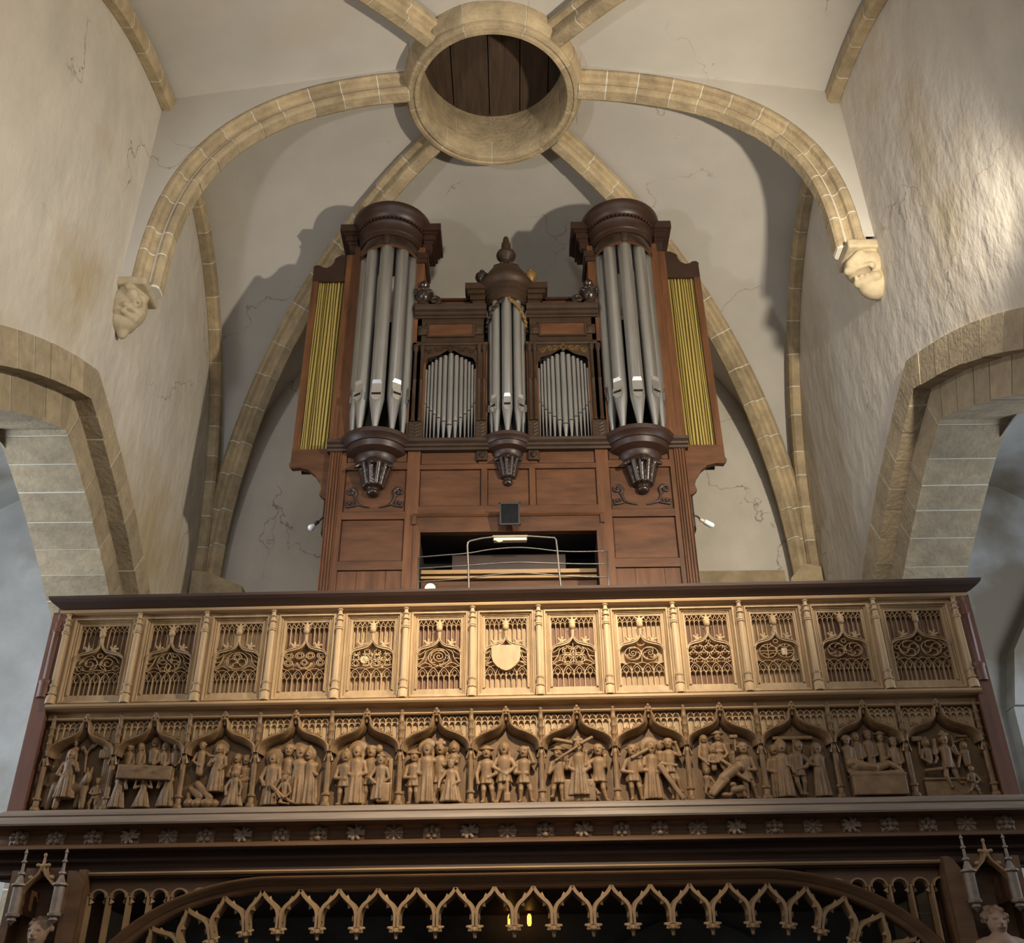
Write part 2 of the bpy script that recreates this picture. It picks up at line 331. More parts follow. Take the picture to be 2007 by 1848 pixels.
# side walls with the arcade arch cut out: a low pointed arch, apex AY0, springing hidden behind the gallery
AY0, TH = 7.12, 0.68
_r = []
for i in range(25): y = 7.12 + 2.33 * i / 24; _r.append((y, -0.54 + math.sqrt(64 - (y - 4.40) ** 2), (y - 4.40) / 8, math.sqrt(1 - ((y - 4.40) / 8) ** 2)))
_c = (_r[-1][0] - 0.7 * _r[-1][2], _r[-1][1] - 0.7 * _r[-1][3]); _p0 = math.asin(_r[-1][2])
for i in range(1, 13): ph = lerp(_p0, math.pi / 2, i / 12); _r.append((_c[0] + 0.7 * math.sin(ph), _c[1] + 0.7 * math.cos(ph), math.sin(ph), math.cos(ph)))
_r += [(_r[-1][0], 2.5, 1.0, 0.0), (_r[-1][0], 0.0, 1.0, 0.0)]
ARC = [(2 * AY0 - y, z, -ny, nz) for y, z, ny, nz in _r[::-1]] + _r
_s = [0.0]
for a, b in zip(ARC[:-1], ARC[1:]): _s.append(_s[-1] + max(1e-6, math.hypot(b[0] - a[0], b[1] - a[1])))
_A = np.array(ARC); _S = np.array(_s); S_END = _s[-1]; S_APEX = _s[len(_r)] - 5e-7
def arch_pt(s, d):
    y, z, ny, nz = (float(np.interp(s, _S, _A[:, k])) for k in range(4)); y2, z2 = y - d * ny, z - d * nz
    if (y2 > AY0) if s < S_APEX else (y2 < AY0):      # past the mitre at the apex
        q = np.array(_r); y2 = AY0; z2 = float(np.interp(AY0, q[:30, 0] - d * q[:30, 2], q[:30, 1] - d * q[:30, 3]))
    return y2, z2
def side_wall(name, X, s):          # s = +1: thickness goes to +x
    m = MB(); X2 = X + s * TH; n = 90; P_ = [arch_pt(S_END * i / n, 0.02) for i in range(n + 1)]
    for xx in (X, X2):
        for (y0, z0), (y1, z1) in zip(P_[:-1], P_[1:]):
            if y1 - y0 > 1e-6: m.add([(xx, y0, z0), (xx, y1, z1), (xx, y1, 12), (xx, y0, 12)], [(0, 1, 2, 3)])
        m.add([(xx, P_[-1][0], 0), (xx, YB, 0), (xx, YB, 12), (xx, P_[-1][0], 12)], [(0, 1, 2, 3)])
        m.add([(xx, -2, 0), (xx, P_[0][0], 0), (xx, P_[0][0], 12), (xx, -2, 12)], [(0, 1, 2, 3)])
    for (y0, z0), (y1, z1) in zip(P_[:-1], P_[1:]): m.add([(X, y0, z0), (X, y1, z1), (X2, y1, z1), (X2, y0, z0)], [(0, 1, 2, 3)])
    m.add([(X, -2, 0), (X2, -2, 0), (X2, -2, 12), (X, -2, 12)], [(0, 1, 2, 3)])
    return struct(m.build(name, 'plaster'))
wl = side_wall('wall_left', XL, -1); wr = side_wall('wall_right', XR, 1)
m = MB(); m.box(-9, 9, YB, YB + 0.4, 0, 12); wb = struct(m.build('wall_back', 'plaster'))
# aisles beyond the arcades
for nm, s in (('left', -1), ('right', 1)):
    m = MB(); x0 = s * 7.0; m.box(min(x0, x0 + s * 0.3), max(x0, x0 + s * 0.3), 4.0, YB, 0, 8.5); struct(m.build('wall_aisle_' + nm, 'aisle_plaster'))
    m = MB(); xa = XL - TH if s < 0 else XR + TH; m.box(min(xa, x0), max(xa, x0), YB - 0.06, YB - 0.01, 0, 8.5); struct(m.build('wall_aisle_end_' + nm, 'aisle_plaster'))
    m = MB(); n = 12
    pr = [(lerp(xa, x0, i / n), 6.3 + 1.5 * math.sin(math.pi * i / n)) for i in range(n + 1)]
    m.add([(x, 3.0, z) for x, z in pr] + [(x, YB, z) for x, z in pr], [(i, i + 1, n + 2 + i, n + 1 + i) for i in range(n)])
    struct(m.build('ceiling_aisle_' + nm, 'aisle_plaster', None, 'all'))
# arcade arch stones: two orders of voussoirs, each stone its own piece
TRIM = [0]
def trim(mesh_mb, material, smooth=False):
    TRIM[0] += 1; return struct(mesh_mb.build('trim_%d' % TRIM[0], material, None, smooth))
def ring_stone(m, X, s, x0, x1, da, db, s0, s1, n=3, j=0.0):
    vs = []
    for i in range(n + 1):
        for d in (da, db):
            y, z = arch_pt(lerp(s0, s1, i / n), d)
            for x in (x0, x1): vs.append((X + s * (x - j), y, z))
    fs = []
    for i in range(n):
        b, e = i * 4, i * 4 + 4
        fs += [(b, e, e + 2, b + 2), (b + 1, b + 3, e + 3, e + 1), (b, b + 1, e + 1, e), (b + 2, e + 2, e + 3, b + 3)]
    fs += [(0, 2, 3, 1), (n * 4, n * 4 + 1, n * 4 + 3, n * 4 + 2)]
    m.add(vs, fs)
rs = random.Random(3)
for X, s in ((XL, -1), (XR, 1)):
    for (da, db, x0, x1, ln) in ((0.0, 0.28, -0.025, 0.15, 0.29), (0.26, 0.57, 0.125, TH + 0.03, 0.31)):
        core = MB(); ring_stone(core, X, s, x0 + 0.004, x1 - 0.004, da, db - 0.004, 0, S_APEX - 1e-4, 60); ring_stone(core, X, s, x0 + 0.004, x1 - 0.004, da, db - 0.004, S_APEX + 1e-4, S_END, 60); t = trim(core, 'rib_mortar')
        for a, b in ((0.0, S_APEX - 1e-4), (S_APEX + 1e-4, S_END)):
            cnt = round((b - a) / ln); cuts = [a] + [lerp(a, b, (k + rs.uniform(-0.14, 0.14)) / cnt) for k in range(1, cnt)] + [b]
            for c0, c1 in zip(cuts[:-1], cuts[1:]):
                m = MB(); ring_stone(m, X, s, x0, x1, da + 0.001, db + rs.uniform(-0.002, 0.007), c0 + 0.007, c1 - 0.007, 3, rs.uniform(0, 0.007)); m.build('voussoir', 'arch_stone', t)
# ------------------------------------------------------------------ ribs
_h = [(-0.155, -0.02), (-0.155, 0.045), (-0.135, 0.068), (-0.09, 0.072), (-0.066, 0.092), (-0.060, 0.118), (-0.078, 0.146), (-0.088, 0.172), (-0.080, 0.205), (-0.055, 0.225)]
RIBP = _h + [(-b, d) for b, d in _h[::-1]]
def rib_sections(curve, up_fn, t0, t1, n, prof, sc=1.0):
    out = []
    for i in range(n + 1):
        t = lerp(t0, t1, i / n); e = 1e-3
        p = Vector(curve(t)); T = (Vector(curve(min(1, t + e))) - Vector(curve(max(0, t - e)))).normalized()
        side = up_fn(t); Bn = (side - T * side.dot(T)).normalized(); Nn = T.cross(Bn).normalized()
        out.append([p + Bn * (b * sc) + Nn * (d * sc if d > 0 else d) for b, d in prof])
    return out
def sweep_mb(secs):
    m = MB(); n = len(secs[0]); vs = [tuple(v) for s in secs for v in s]
    fs = [(i * n + k, i * n + (k + 1) % n, (i + 1) * n + (k + 1) % n, (i + 1) * n + k) for i in range(len(secs) - 1) for k in range(n)]
    return m.add(vs, fs + [tuple(range(n))[::-1], tuple(range((len(secs) - 1) * n, len(secs) * n))])
def rib(curve, side, stones, prof=RIBP, sc=1.0, name='voussoir', t0=0.0, t1=1.0):
    up = (lambda t: Vector(side)) if not callable(side) else side
    # make sure the moulded face hangs into the room
    s = rib_sections(curve, up, 0.5, 0.51, 1, [(0, 0), (0, 0.1)])
    flip = (s[0][1] - s[0][0]).z > 0 if abs((s[0][1] - s[0][0]).z) > 0.02 else False
    pr = [(b, d) for b, d in prof]
    if flip: up0 = up; up = lambda t: -up0(t)
    core = sweep_mb(rib_sections(curve, up, t0, t1, 40, pr, sc * 0.965)); tr = trim(core, 'rib_mortar')
    # stones of even length along the curve
    P = [Vector(curve(lerp(t0, t1, i / 200))) for i in range(201)]; L = [0]
    for a, b in zip(P[:-1], P[1:]): L.append(L[-1] + (b - a).length)
    ts = [t0]
    for k in range(1, stones):
        tgt = L[-1] * (k + rs.uniform(-0.12, 0.12)) / stones
        i = next(i for i, l in enumerate(L) if l >= tgt); ts.append(lerp(t0, t1, i / 200))
    ts.append(t1); gap = 0.007 / L[-1] * (t1 - t0)
    for a, b in zip(ts[:-1], ts[1:]):
        o = sweep_mb(rib_sections(curve, up, a + gap, b - gap, 4, pr, sc * rs.uniform(0.985, 1.015))).build(name, 'rib_stone', tr)
    return tr
def sup(t, n): return max(0.0, 1 - t ** n) ** (1 / n)
OCZ = 10.77
# lateral arches with the thin wall they carry up to the vault
LRY = 7.33
for X, s in ((XL, -1), (XR, 1)):
    zc = 8.02 if s < 0 else 8.42; a = abs(X - VCX) - 0.10; b = 11.02 - zc; e_ = math.degrees(math.acos((0.925 / a) ** (2.75 / 2)))
    def lat(t, s=s, zc=zc, a=a, b=b, e_=e_):
        an = math.radians(lerp(0.05, e_, t)); c = math.cos(an) ** (2 / 2.75); q = math.sin(an) ** (2 / 2.75)
        return (VCX + s * a * c, LRY, zc + b * q)
    rib(lat, (0, 1, 0), 12, sc=1.05)
    m = MB(); n = 28
    for yy in (LRY - 0.17, LRY + 0.17):
        for i in range(n):
            p, q = lat(i / n), lat((i + 1) / n); zp, zq = vault_z(p[0], yy) + 0.05, vault_z(q[0], yy) + 0.05
            m.add([(p[0], yy, p[2] - 0.03), (q[0], yy, q[2] - 0.03), (q[0], yy, max(q[2], zq)), (p[0], yy, max(p[2], zp))], [(0, 1, 2, 3)])
        p = lat(0); m.add([(p[0], yy, p[2] + 0.05), (X, yy, p[2] + 0.05), (X, yy, 11.2), (p[0], yy, vault_z(p[0], yy) + 0.05)], [(0, 1, 2, 3)])
    struct(m.build('ceiling_spandrel_' + ('left' if s < 0 else 'right'), 'vault_plaster'))
# diagonals
for sx in (-1, 1):
    for sy in (-1, 1):
        cxn = XL + 0.10 if sx < 0 else XR - 0.10; cyn = VCY + (AY - 0.10 if sy > 0 else -AYF + 0.10)
        e_ = math.degrees(math.acos((0.935 / math.hypot(cxn - VCX, cyn - VCY)) ** (VN / 2)))
        def diag(t, cxn=cxn, cyn=cyn, e_=e_):
            an = math.radians(lerp(1.5, e_, t)); q = math.cos(an) ** (2 / VN); zz = math.sin(an) ** (2 / VN)
            return (lerp(VCX, cxn, q), lerp(VCY, cyn, q), 6.35 + 4.72 * zz)
        d = Vector((cyn - VCY, -(cxn - VCX), 0)).normalized()
        rib(diag, tuple(d), 14, sc=0.92)
# wall ribs
FRP = [(-0.07, -0.02), (-0.07, 0.10), (-0.045, 0.135), (0.045, 0.135), (0.07, 0.10), (0.07, -0.02)]
for X, s in ((XL, -1), (XR, 1)):
    for sy in (-1, 1):
        def form(t, X=X, s=s, sy=sy):
            an = math.radians(lerp(2, 87, t)); q = math.cos(an) ** (2 / VN); zz = math.sin(an) ** (2 / VN)
            return (X - s * 0.05, VCY + (3.12 if sy > 0 else -3.77) * q, 6.38 + (VH - 0.62) * zz)
        rib(form, (1, 0, 0), 14, FRP, 1.0)
# corner springer blocks and the wall ledge behind the organ
for k, (x0, x1, sgn) in enumerate(((XL + 0.02, XL + 0.62, 1), (XR - 0.42, XR - 0.02, -1))):
    m = MB(); m.prism_y([(x0, 6.22), (x1, 6.22), (x1 - 0.02, 6.42), (x0 + 0.16, 6.60), (x0, 6.62)] if sgn > 0 else [(x0, 6.25), (x1, 6.25), (x1, 6.58), (x1 - 0.18, 6.62), (x0 + 0.05, 6.45)], YB - 0.36, YB + 0.05)
    trim(m, 'rib_stone')
m = MB(); m.box(1.95, 3.1, YB - 0.07, YB + 0.05, 6.46, 6.68); trim(m, 'rib_stone')
# ------------------------------------------------------------------ oculus
OX, OY = VCX - 0.01, VCY - 0.05
prof_rim = [(0.79, 11.05), (0.79, OCZ + 0.03), (0.805, OCZ + 0.005), (0.84, OCZ), (0.852, OCZ + 0.02), (0.868, OCZ + 0.022), (0.88, OCZ), (0.915, OCZ + 0.005), (0.93, OCZ + 0.03), (0.925, OCZ + 0.07), (0.95, OCZ + 0.095), (0.972, OCZ + 0.13), (0.972, 11.2), (0.79, 11.05)]
core = MB(); core.lathe([(r + (0.005 if r < 0.80 else -0.005 if r > 0.92 else 0), z + (0.005 if z < 10.95 else 0)) for r, z in prof_rim], OX, OY, 72, closed=False); t = trim(core, 'rib_mortar', True)
n = 9
for k in range(n):
    m = MB(); m.lathe(prof_rim, OX, OY, 8, 360 / n * k + 12.35, 360 / n * (k + 1) + 11.65)
    n0 = len(prof_rim); m.f += [tuple(range(n0 - 1))[::-1], tuple(8 * n0 + i for i in range(n0 - 1))]
    m.build('ring_stone', 'rib_stone', t, True)
core = MB(); core.lathe([(0.797, 11.02), (0.797, 11.62)], OX, OY, 64, closed=False); t = trim(core, 'rib_mortar', True)
for row, (z0, z1, cnt, off) in enumerate(((11.04, 11.30, 7, 20), (11.305, 11.50, 8, 3))):
    for k in range(cnt):
        a0, a1 = 360 / cnt * k + off + 0.4, 360 / cnt * (k + 1) + off - 0.4
        m = MB(); m.lathe([(0.90, z0), (0.79, z0), (0.79, z1), (0.90, z1)], OX, OY, 7, a0, a1); m.build('shaft_stone', 'rib_stone', t, True)
hatch = thing('roof_hatch', (OX, OY, 11.46), base=(0, 0, 0), label='dark wooden plank hatch closing the round stone opening in the vault', cat='hatch')
xs = [-0.92, -0.47, -0.055, 0.30, 0.62, 0.92]
for a, b in zip(xs[:-1], xs[1:]):
    m = MB(); m.box(a + 0.006, b - 0.006, -0.95, 0.95, 0.0 + rs.uniform(0, 0.015), 0.05); m.build('plank', 'hatch_wood', hatch)
m = MB(); m.box(-0.95, 0.95, -0.96, 0.96, 0.06, 0.09); m.build('cover_board', 'interior_black', hatch)
# ------------------------------------------------------------------ carved corbels under the lateral arches
def R3(p, c, ang):
    a = math.radians(ang); x, y = p[0] - c[0], p[1] - c[1]
    return (c[0] + x * math.cos(a) - y * math.sin(a), c[1] + x * math.sin(a) + y * math.cos(a), p[2])
cb = (XL, LRY - 0.02, 7.78)
P = []
def add(t, p, *r): P.append((t, (cb[0] + p[0], cb[1] + p[1], cb[2] + p[2]), *r))
add('b', (0.07, 0, 0.24), (0.19, 0.19, 0.045), 0.02)
add('e', (0.05, 0, 0.05), (0.19, 0.17, 0.22)); add('e', (0.04, 0, -0.12), (0.13, 0.12, 0.10))
add('e', (0.19, -0.06, 0.10), (0.065, 0.055, 0.055)); add('e', (0.14, -0.145, 0.10), (0.06, 0.05, 0.055))      # bulging eyes
add('e', (0.19, -0.115, 0.03), (0.045, 0.045, 0.055)); add('c', (P[-1][1][0] - cb[0], -0.115, 0.03), (0.15, -0.13, 0.16), 0.035, 0.03) if False else None
P.append(('c', (cb[0] + 0.17, cb[1] - 0.115, cb[2] + 0.01), (cb[0] + 0.13, cb[1] - 0.13, cb[2] + 0.17), 0.038, 0.03))
P.append(('c', (cb[0] + 0.19, cb[1] - 0.03, cb[2] - 0.045), (cb[0] + 0.11, cb[1] - 0.16, cb[2] - 0.03), 0.03, 0.028))
P.append(('c', (cb[0] + 0.17, cb[1] - 0.03, cb[2] - 0.105), (cb[0] + 0.10, cb[1] - 0.15, cb[2] - 0.10), 0.028, 0.028))
P.append(('c', (cb[0] + 0.20, cb[1] + 0.02, cb[2] + 0.17), (cb[0] + 0.10, cb[1] - 0.17, cb[2] + 0.17), 0.03, 0.03))
P.append(('x', (cb[0] + 0.17, cb[1] - 0.12, cb[2] - 0.075), (0.06, 0.05, 0.016))); P.append(('x', (cb[0] + 0.205, cb[1] - 0.135, cb[2] + 0.0), (0.016, 0.02, 0.016)))
P.append(('e', (cb[0] + 0.06, cb[1] + 0.02, cb[2] - 0.21), (0.05, 0.045, 0.07)))
P.append(('xb', (XL - 0.25, cb[1], cb[2]), (0.247, 0.6, 0.8)))
o = solid(P, 0.011, 0.02).build('face_corbel', 'pale_stone', None, 'all'); tag(o, 'pale carved stone corbel with a grimacing face on the left wall', 'corbel')
cb = (XR, LRY - 0.02, 8.13); P = []
P.append(('b', (cb[0] - 0.08, cb[1], cb[2] + 0.25), (0.20, 0.19, 0.05), 0.02)); P.append(('e', (cb[0] - 0.07, cb[1], cb[2] + 0.09), (0.22, 0.17, 0.17)))
P.append(('e', (cb[0] - 0.03, cb[1], cb[2] - 0.10), (0.17, 0.14, 0.16))); P.append(('c', (cb[0] - 0.25, cb[1] - 0.07, cb[2] + 0.08), (cb[0] - 0.17, cb[1] - 0.14, cb[2] + 0.14), 0.05, 0.05))
P.append(('c', (cb[0] - 0.27, cb[1] - 0.02, cb[2] + 0.04), (cb[0] - 0.10, cb[1] - 0.15, cb[2] - 0.01), 0.04, 0.04)); P.append(('c', (cb[0] - 0.20, cb[1] - 0.02, cb[2] - 0.11), (cb[0] - 0.07, cb[1] - 0.13, cb[2] - 0.12), 0.045, 0.05))
P.append(('x', (cb[0] - 0.20, cb[1] - 0.10, cb[2] - 0.035), (0.12, 0.09, 0.026)))
for k in range(4): P.append(('e', (cb[0] - 0.225 + k * 0.042, cb[1] - 0.055 - k * 0.026, cb[2] - 0.068 - k * 0.006), (0.02, 0.02, 0.026)))
P.append(('xb', (XR + 0.25, cb[1], cb[2]), (0.247, 0.6, 0.8)))
o = solid(P, 0.011, 0.014).build('beast_corbel', 'pale_stone', None, 'all'); tag(o, 'pale carved stone corbel with an open toothed mouth on the right wall', 'corbel')
# aisle details seen past the ends of the gallery
m = MB(); m.prism_y([(-6.6, 5.2), (-5.62, 4.95), (-5.66, 5.35), (-5.86, 5.85), (-6.15, 6.25), (-6.6, 6.6)], YB - 0.30, YB - 0.04); trim(m, 'pale_stone')
m = MB(); m.prism_y([(-6.6, 2.5), (-6.0, 3.2), (-5.75, 4.0), (-5.66, 4.94), (-6.6, 5.19)], YB - 0.22, YB - 0.04); trim(m, 'dark_stone')
m = MB(); m.prism_y([(5.20, 5.0), (5.50, 5.0), (6.8, 7.0), (6.5, 7.2), (5.75, 6.2), (5.35, 5.6)], YB - 0.30, YB - 0.04); trim(m, 'aisle_plaster')
m = MB(); m.prism_y([(5.15, 2.6), (5.40, 2.6), (5.50, 4.99), (5.20, 4.99)], YB - 0.26, YB - 0.04); trim(m, 'aisle_plaster')
wn = MB(); wn.prism_y([(5.45, 2.6), (6.6, 2.6), (6.6, 5.6), (6.05, 5.5), (5.70, 4.6)], YB - 0.10, YB - 0.065); gl = mat('sky_pane', (0.45, 0.55, 0.75), 0.3, var=0.1)
gl.node_tree.nodes['Principled BSDF'].inputs['Emission Color'].default_value = (0.45, 0.58, 0.85, 1); gl.node_tree.nodes['Principled BSDF'].inputs['Emission Strength'].default_value = 0.16
w1 = struct(wn.build('window_1', 'sky_pane'))
m = MB(); m.tube([(5.43, YB - 0.10, 2.6), (5.47, YB - 0.10, 3.8), (5.66, YB - 0.1, 4.6), (6.02, YB - 0.1, 5.5)], 0.05, 6); m.build('window_reveal', 'white_enamel', w1)
# ------------------------------------------------------------------ pipe organ (frame: x across, y depth with 0 at the case front, z world height)
ORG = thing('pipe_organ', (-0.04, 8.6, 3.2), 0, base=(0, 0, 3.2), label='tall reddish-brown wooden pipe organ with silver pipes standing on the gallery', cat='organ')
def om(name, mb, mt, parent=None, smooth=False): return mb.build(name, mt, parent or ORG, smooth)
# -- lower case: frame of stiles and rails with panels set back
m = MB(); m.box(-1.70, -0.86, 0.03, 0.75, 3.2, 7.05); m.box(0.86, 1.70, 0.03, 0.75, 3.2, 7.05); m.box(-0.86, 0.86, 0.03, 0.75, 6.30, 7.05); m.box(-0.86, 0.86, 0.62, 0.75, 3.2, 6.3); om('case_body', m, 'mahogany')
def stile(x0, x1, z0, z1, y=0.0): m = MB(); m.box(x0, x1, y, 0.035, z0, z1); return om('stile', m, 'mahogany_v')
def rail(x0, x1, z0, z1, y=0.002): m = MB(); m.box(x0, x1, y, 0.035, z0, z1); return om('rail', m, 'mahogany')
def panel(x0, x1, z0, z1, y=0.02, mt='mahogany'):
    m = MB(); b = 0.012; m.box(x0 + b, x1 - b, y, 0.04, z0 + b, z1 - b); return om('panel', m, mt)
for s in (-1, 1):
    def X(a, b): return (a, b) if s > 0 else (-b, -a)
    x0, x1 = X(1.595, 1.645); stile(x0, x1, 3.2, 7.05); x0, x1 = X(0.865, 0.99); stile(x0, x1, 3.2, 7.05)
    x0, x1 = X(0.99, 1.595)
    rail(x0, x1, 6.85, 6.93); rail(x0, x1, 6.295, 6.375); rail(x0, x1, 5.76, 5.85); rail(x0, x1, 4.4, 4.5)
    panel(x0, x1, 6.93, 7.05, 0.012); panel(x0, x1, 6.375, 6.85); panel(x0, x1, 5.85, 6.295)
    for a, b in ((x0, lerp(x0, x1, 0.3)), (lerp(x0, x1, 0.3), lerp(x0, x1, 0.75)), (lerp(x0, x1, 0.75), x1)):
        m = MB(); m.box(a + 0.002, b - 0.002, 0.02, 0.04, 4.5, 5.755); om('panel', m, 'mahogany_v')
    # fluted corner pilaster
    x0, x1 = X(1.645, 1.755); m = MB(); n = 4; pts = [(x0, 0.08), (x0, -0.02)]
    for k in range(n):
        a, b = lerp(x0, x1, (k + 0.18) / n), lerp(x0, x1, (k + 0.82) / n)
        pts += [(a, -0.02), (lerp(a, b, 0.3), -0.004), (lerp(a, b, 0.7), -0.004), (b, -0.02)]
    pts += [(x1, -0.02), (x1, 0.08)]
    nn = len(pts); m.add([(x, y, 3.2) for x, y in pts] + [(x, y, 7.05) for x, y in pts], [(i, (i + 1) % nn, nn + (i + 1) % nn, nn + i) for i in range(nn)] + [tuple(range(nn))[::-1], tuple(range(nn, 2 * nn))])
    om('pilaster', m, 'mahogany_v')
    # carved scrolls lying on the panel
    for q in (-1, 1):
        cx = s * 1.29 + q * 0.235; P = []
        def S(pts, r0, r1):
            for i in range(len(pts) - 1): P.append(('c', (pts[i][0], 0.012, pts[i][1]), (pts[i + 1][0], 0.012, pts[i + 1][1]), lerp(r0, r1, i / len(pts)), lerp(r0, r1, (i + 1) / len(pts))))
        sp = [(cx + q * (0.0 + a), 6.60 + b) for a, b in spiral(0, 0, 0.008, 0.05, 90, 1.4, 16)]; S(sp, 0.009, 0.012)
        S(cr([(cx - q * 0.02, 6.64), (cx - q * 0.055, 6.60), (cx - q * 0.045, 6.54), (cx - q * 0.075, 6.47), (cx - q * 0.12, 6.445), (cx - q * 0.19, 6.43)], 5), 0.018, 0.006)
        S([(cx + q * (-0.005 + a), 6.475 + b) for a, b in spiral(0, 0, 0.008, 0.042, -60, 1.2, 14)], 0.008, 0.011); S([(cx + q * 0.03, 6.435), (cx - q * 0.06, 6.45)], 0.012, 0.008)
        om('scroll_carving', solid(P, 0.007, 0.006), 'mahogany_dark', None, 'all')
# middle part
rail(-0.865, 0.865, 6.845, 6.90); rail(-0.865, 0.865, 6.335, 6.43)
panel(-0.865, -0.30, 6.90, 7.05, 0.014); panel(0.30, 0.865, 6.90, 7.05, 0.014); panel(-0.30, 0.30, 6.90, 7.05, 0.014)
for x in (-0.26, 0.21): stile(x, x + 0.055, 6.43, 6.845)
panel(-0.865, -0.26, 6.43, 6.845); panel(-0.205, 0.21, 6.43, 6.845); panel(0.265, 0.865, 6.43, 6.845)
m = MB(); m.prism_x([(0.035, 6.335), (-0.03, 6.335), (-0.035, 6.318), (-0.02, 6.30), (0.035, 6.30)], -0.91, 0.91); m.box(-0.91, -0.875, -0.03, 0.03, 6.22, 6.31); m.box(0.875, 0.91, -0.03, 0.03, 6.22, 6.31); om('drip_moulding', m, 'mahogany')
m = MB(); m.add([(-0.90, -0.012, 6.30), (0.90, -0.012, 6.30), (0.835, -0.012, 6.14), (-0.835, -0.012, 6.14), (-0.90, 0.06, 6.30), (0.90, 0.06, 6.30), (0.835, 0.06, 6.14), (-0.835, 0.06, 6.14)], [(0, 3, 2, 1), (3, 7, 6, 2), (0, 1, 5, 4), (0, 4, 7, 3), (1, 2, 6, 5)]); om('lintel', m, 'mahogany')
for s in (-1, 1):
    m = MB(); m.add([(s * 0.90, -0.012, 6.298), (s * 0.90, -0.012, 3.2), (s * 0.835, -0.012, 3.2), (s * 0.835, -0.012, 6.138), (s * 0.90, 0.06, 6.298), (s * 0.90, 0.06, 3.2), (s * 0.835, 0.06, 3.2), (s * 0.835, 0.06, 6.138)], [(0, 1, 2, 3), (3, 2, 6, 7), (0, 4, 5, 1), (4, 7, 6, 5)]); om('jamb', m, 'mahogany_v')
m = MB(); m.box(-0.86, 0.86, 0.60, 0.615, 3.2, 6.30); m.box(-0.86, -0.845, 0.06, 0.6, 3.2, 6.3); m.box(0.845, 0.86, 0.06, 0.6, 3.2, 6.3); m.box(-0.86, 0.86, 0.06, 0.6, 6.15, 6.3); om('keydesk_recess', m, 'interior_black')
m = MB(); m.box(-0.84, 0.84, 0.28, 0.33, 5.845, 5.885); m.box(-0.84, 0.84, 0.27, 0.33, 5.79, 5.815); om('music_ledge', m, 'light_wood')
m = MB(); m.box(-0.84, 0.84, 0.32, 0.35, 4.9, 5.80); om('fall_board', m, 'mahogany')
m = MB(); m.box(-0.55, 0.55, 0.36, 0.38, 5.885, 6.08); om('music_desk', m, 'mahogany_dark')
# -- impost moulding that carries the pipes
imp = [(0.05, 7.05), (-0.03, 7.05), (-0.035, 7.075), (-0.055, 7.085), (-0.06, 7.105), (-0.085, 7.125), (-0.09, 7.155), (0.05, 7.16)]
m = MB(); m.prism_x(imp, -1.79, 1.79); om('impost_moulding', m, 'walnut')
TX, TY, TR = 1.31, 0.09, 0.34
def tower_base(cx, R, z, drop, name):
    m = MB(); k = R / 0.34
    pr = [(0.0, z - 0.30 * k), (0.14 * k, z - 0.30 * k), (0.16 * k, z - 0.27 * k), (0.20 * k, z - 0.26 * k), (0.225 * k, z - 0.225 * k), (0.23 * k, z - 0.19 * k), (0.255 * k, z - 0.18 * k), (0.30 * k, z - 0.155 * k), (0.315 * k, z - 0.10 * k), (0.33 * k, z - 0.095 * k), (0.345 * k, z - 0.07 * k), (0.375 * k, z - 0.045 * k), (0.38 * k, z), (0.0, z)]
    m.lathe(pr, cx, TY, 40); om(name, m, 'mahogany_dark', None, True)
    # hanging acanthus drop
    P = []; zz = z - 0.30 * k; d = drop; cy = TY - 0.10 * k
    P.append(('c', (cx, cy, zz), (cx, cy, zz - d * 0.58), 0.125 * k, 0.088 * k))
    for i in range(11):
        a = math.pi * 2 * i / 11; P.append(('c', (cx + 0.135 * k * math.cos(a), cy + 0.135 * k * math.sin(a), zz - 0.02), (cx + 0.085 * k * math.cos(a), cy + 0.085 * k * math.sin(a), zz - d * 0.66), 0.034 * k, 0.026 * k))
    for i in range(6):
        a = math.pi * 2 * i / 6 + 0.52; P.append(('c', (cx + 0.13 * k * math.cos(a), cy + 0.13 * k * math.sin(a), zz - 0.0), (cx + 0.20 * k * math.cos(a), cy + 0.19 * k * math.sin(a), zz - 0.05 * k), 0.032 * k, 0.022 * k))
    P.append(('e', (cx, cy, zz - d * 0.86), (0.062 * k, 0.062 * k, d * 0.13)))
    om('acanthus_drop', solid(P, 0.009 if k > 0.8 else 0.007, 0.006), 'walnut_carved', None, 'all')
for s in (-1, 1): tower_base(s * TX, TR, 7.17, 0.34, 'tower_console')
tower_base(0.0, 0.255, 7.17, 0.30, 'tower_console')
for s in (-1, 1):
    P = [('b', (s * 0.255, 0.0, 6.99), (0.055, 0.02, 0.055), 0.01), ('e', (s * 0.255, -0.02, 6.99), (0.03, 0.03, 0.038)), ('e', (s * 0.255, -0.045, 6.985), (0.01, 0.014, 0.014)), ('x', (s * 0.255 - 0.012, -0.05, 7.0), (0.007, 0.008, 0.005)), ('x', (s * 0.255 + 0.012, -0.05, 7.0), (0.007, 0.008, 0.005)), ('x', (s * 0.255, -0.05, 6.97), (0.014, 0.008, 0.004))]
    om('carved_mask', solid(P, 0.005, 0.008), 'walnut', None, 'all')
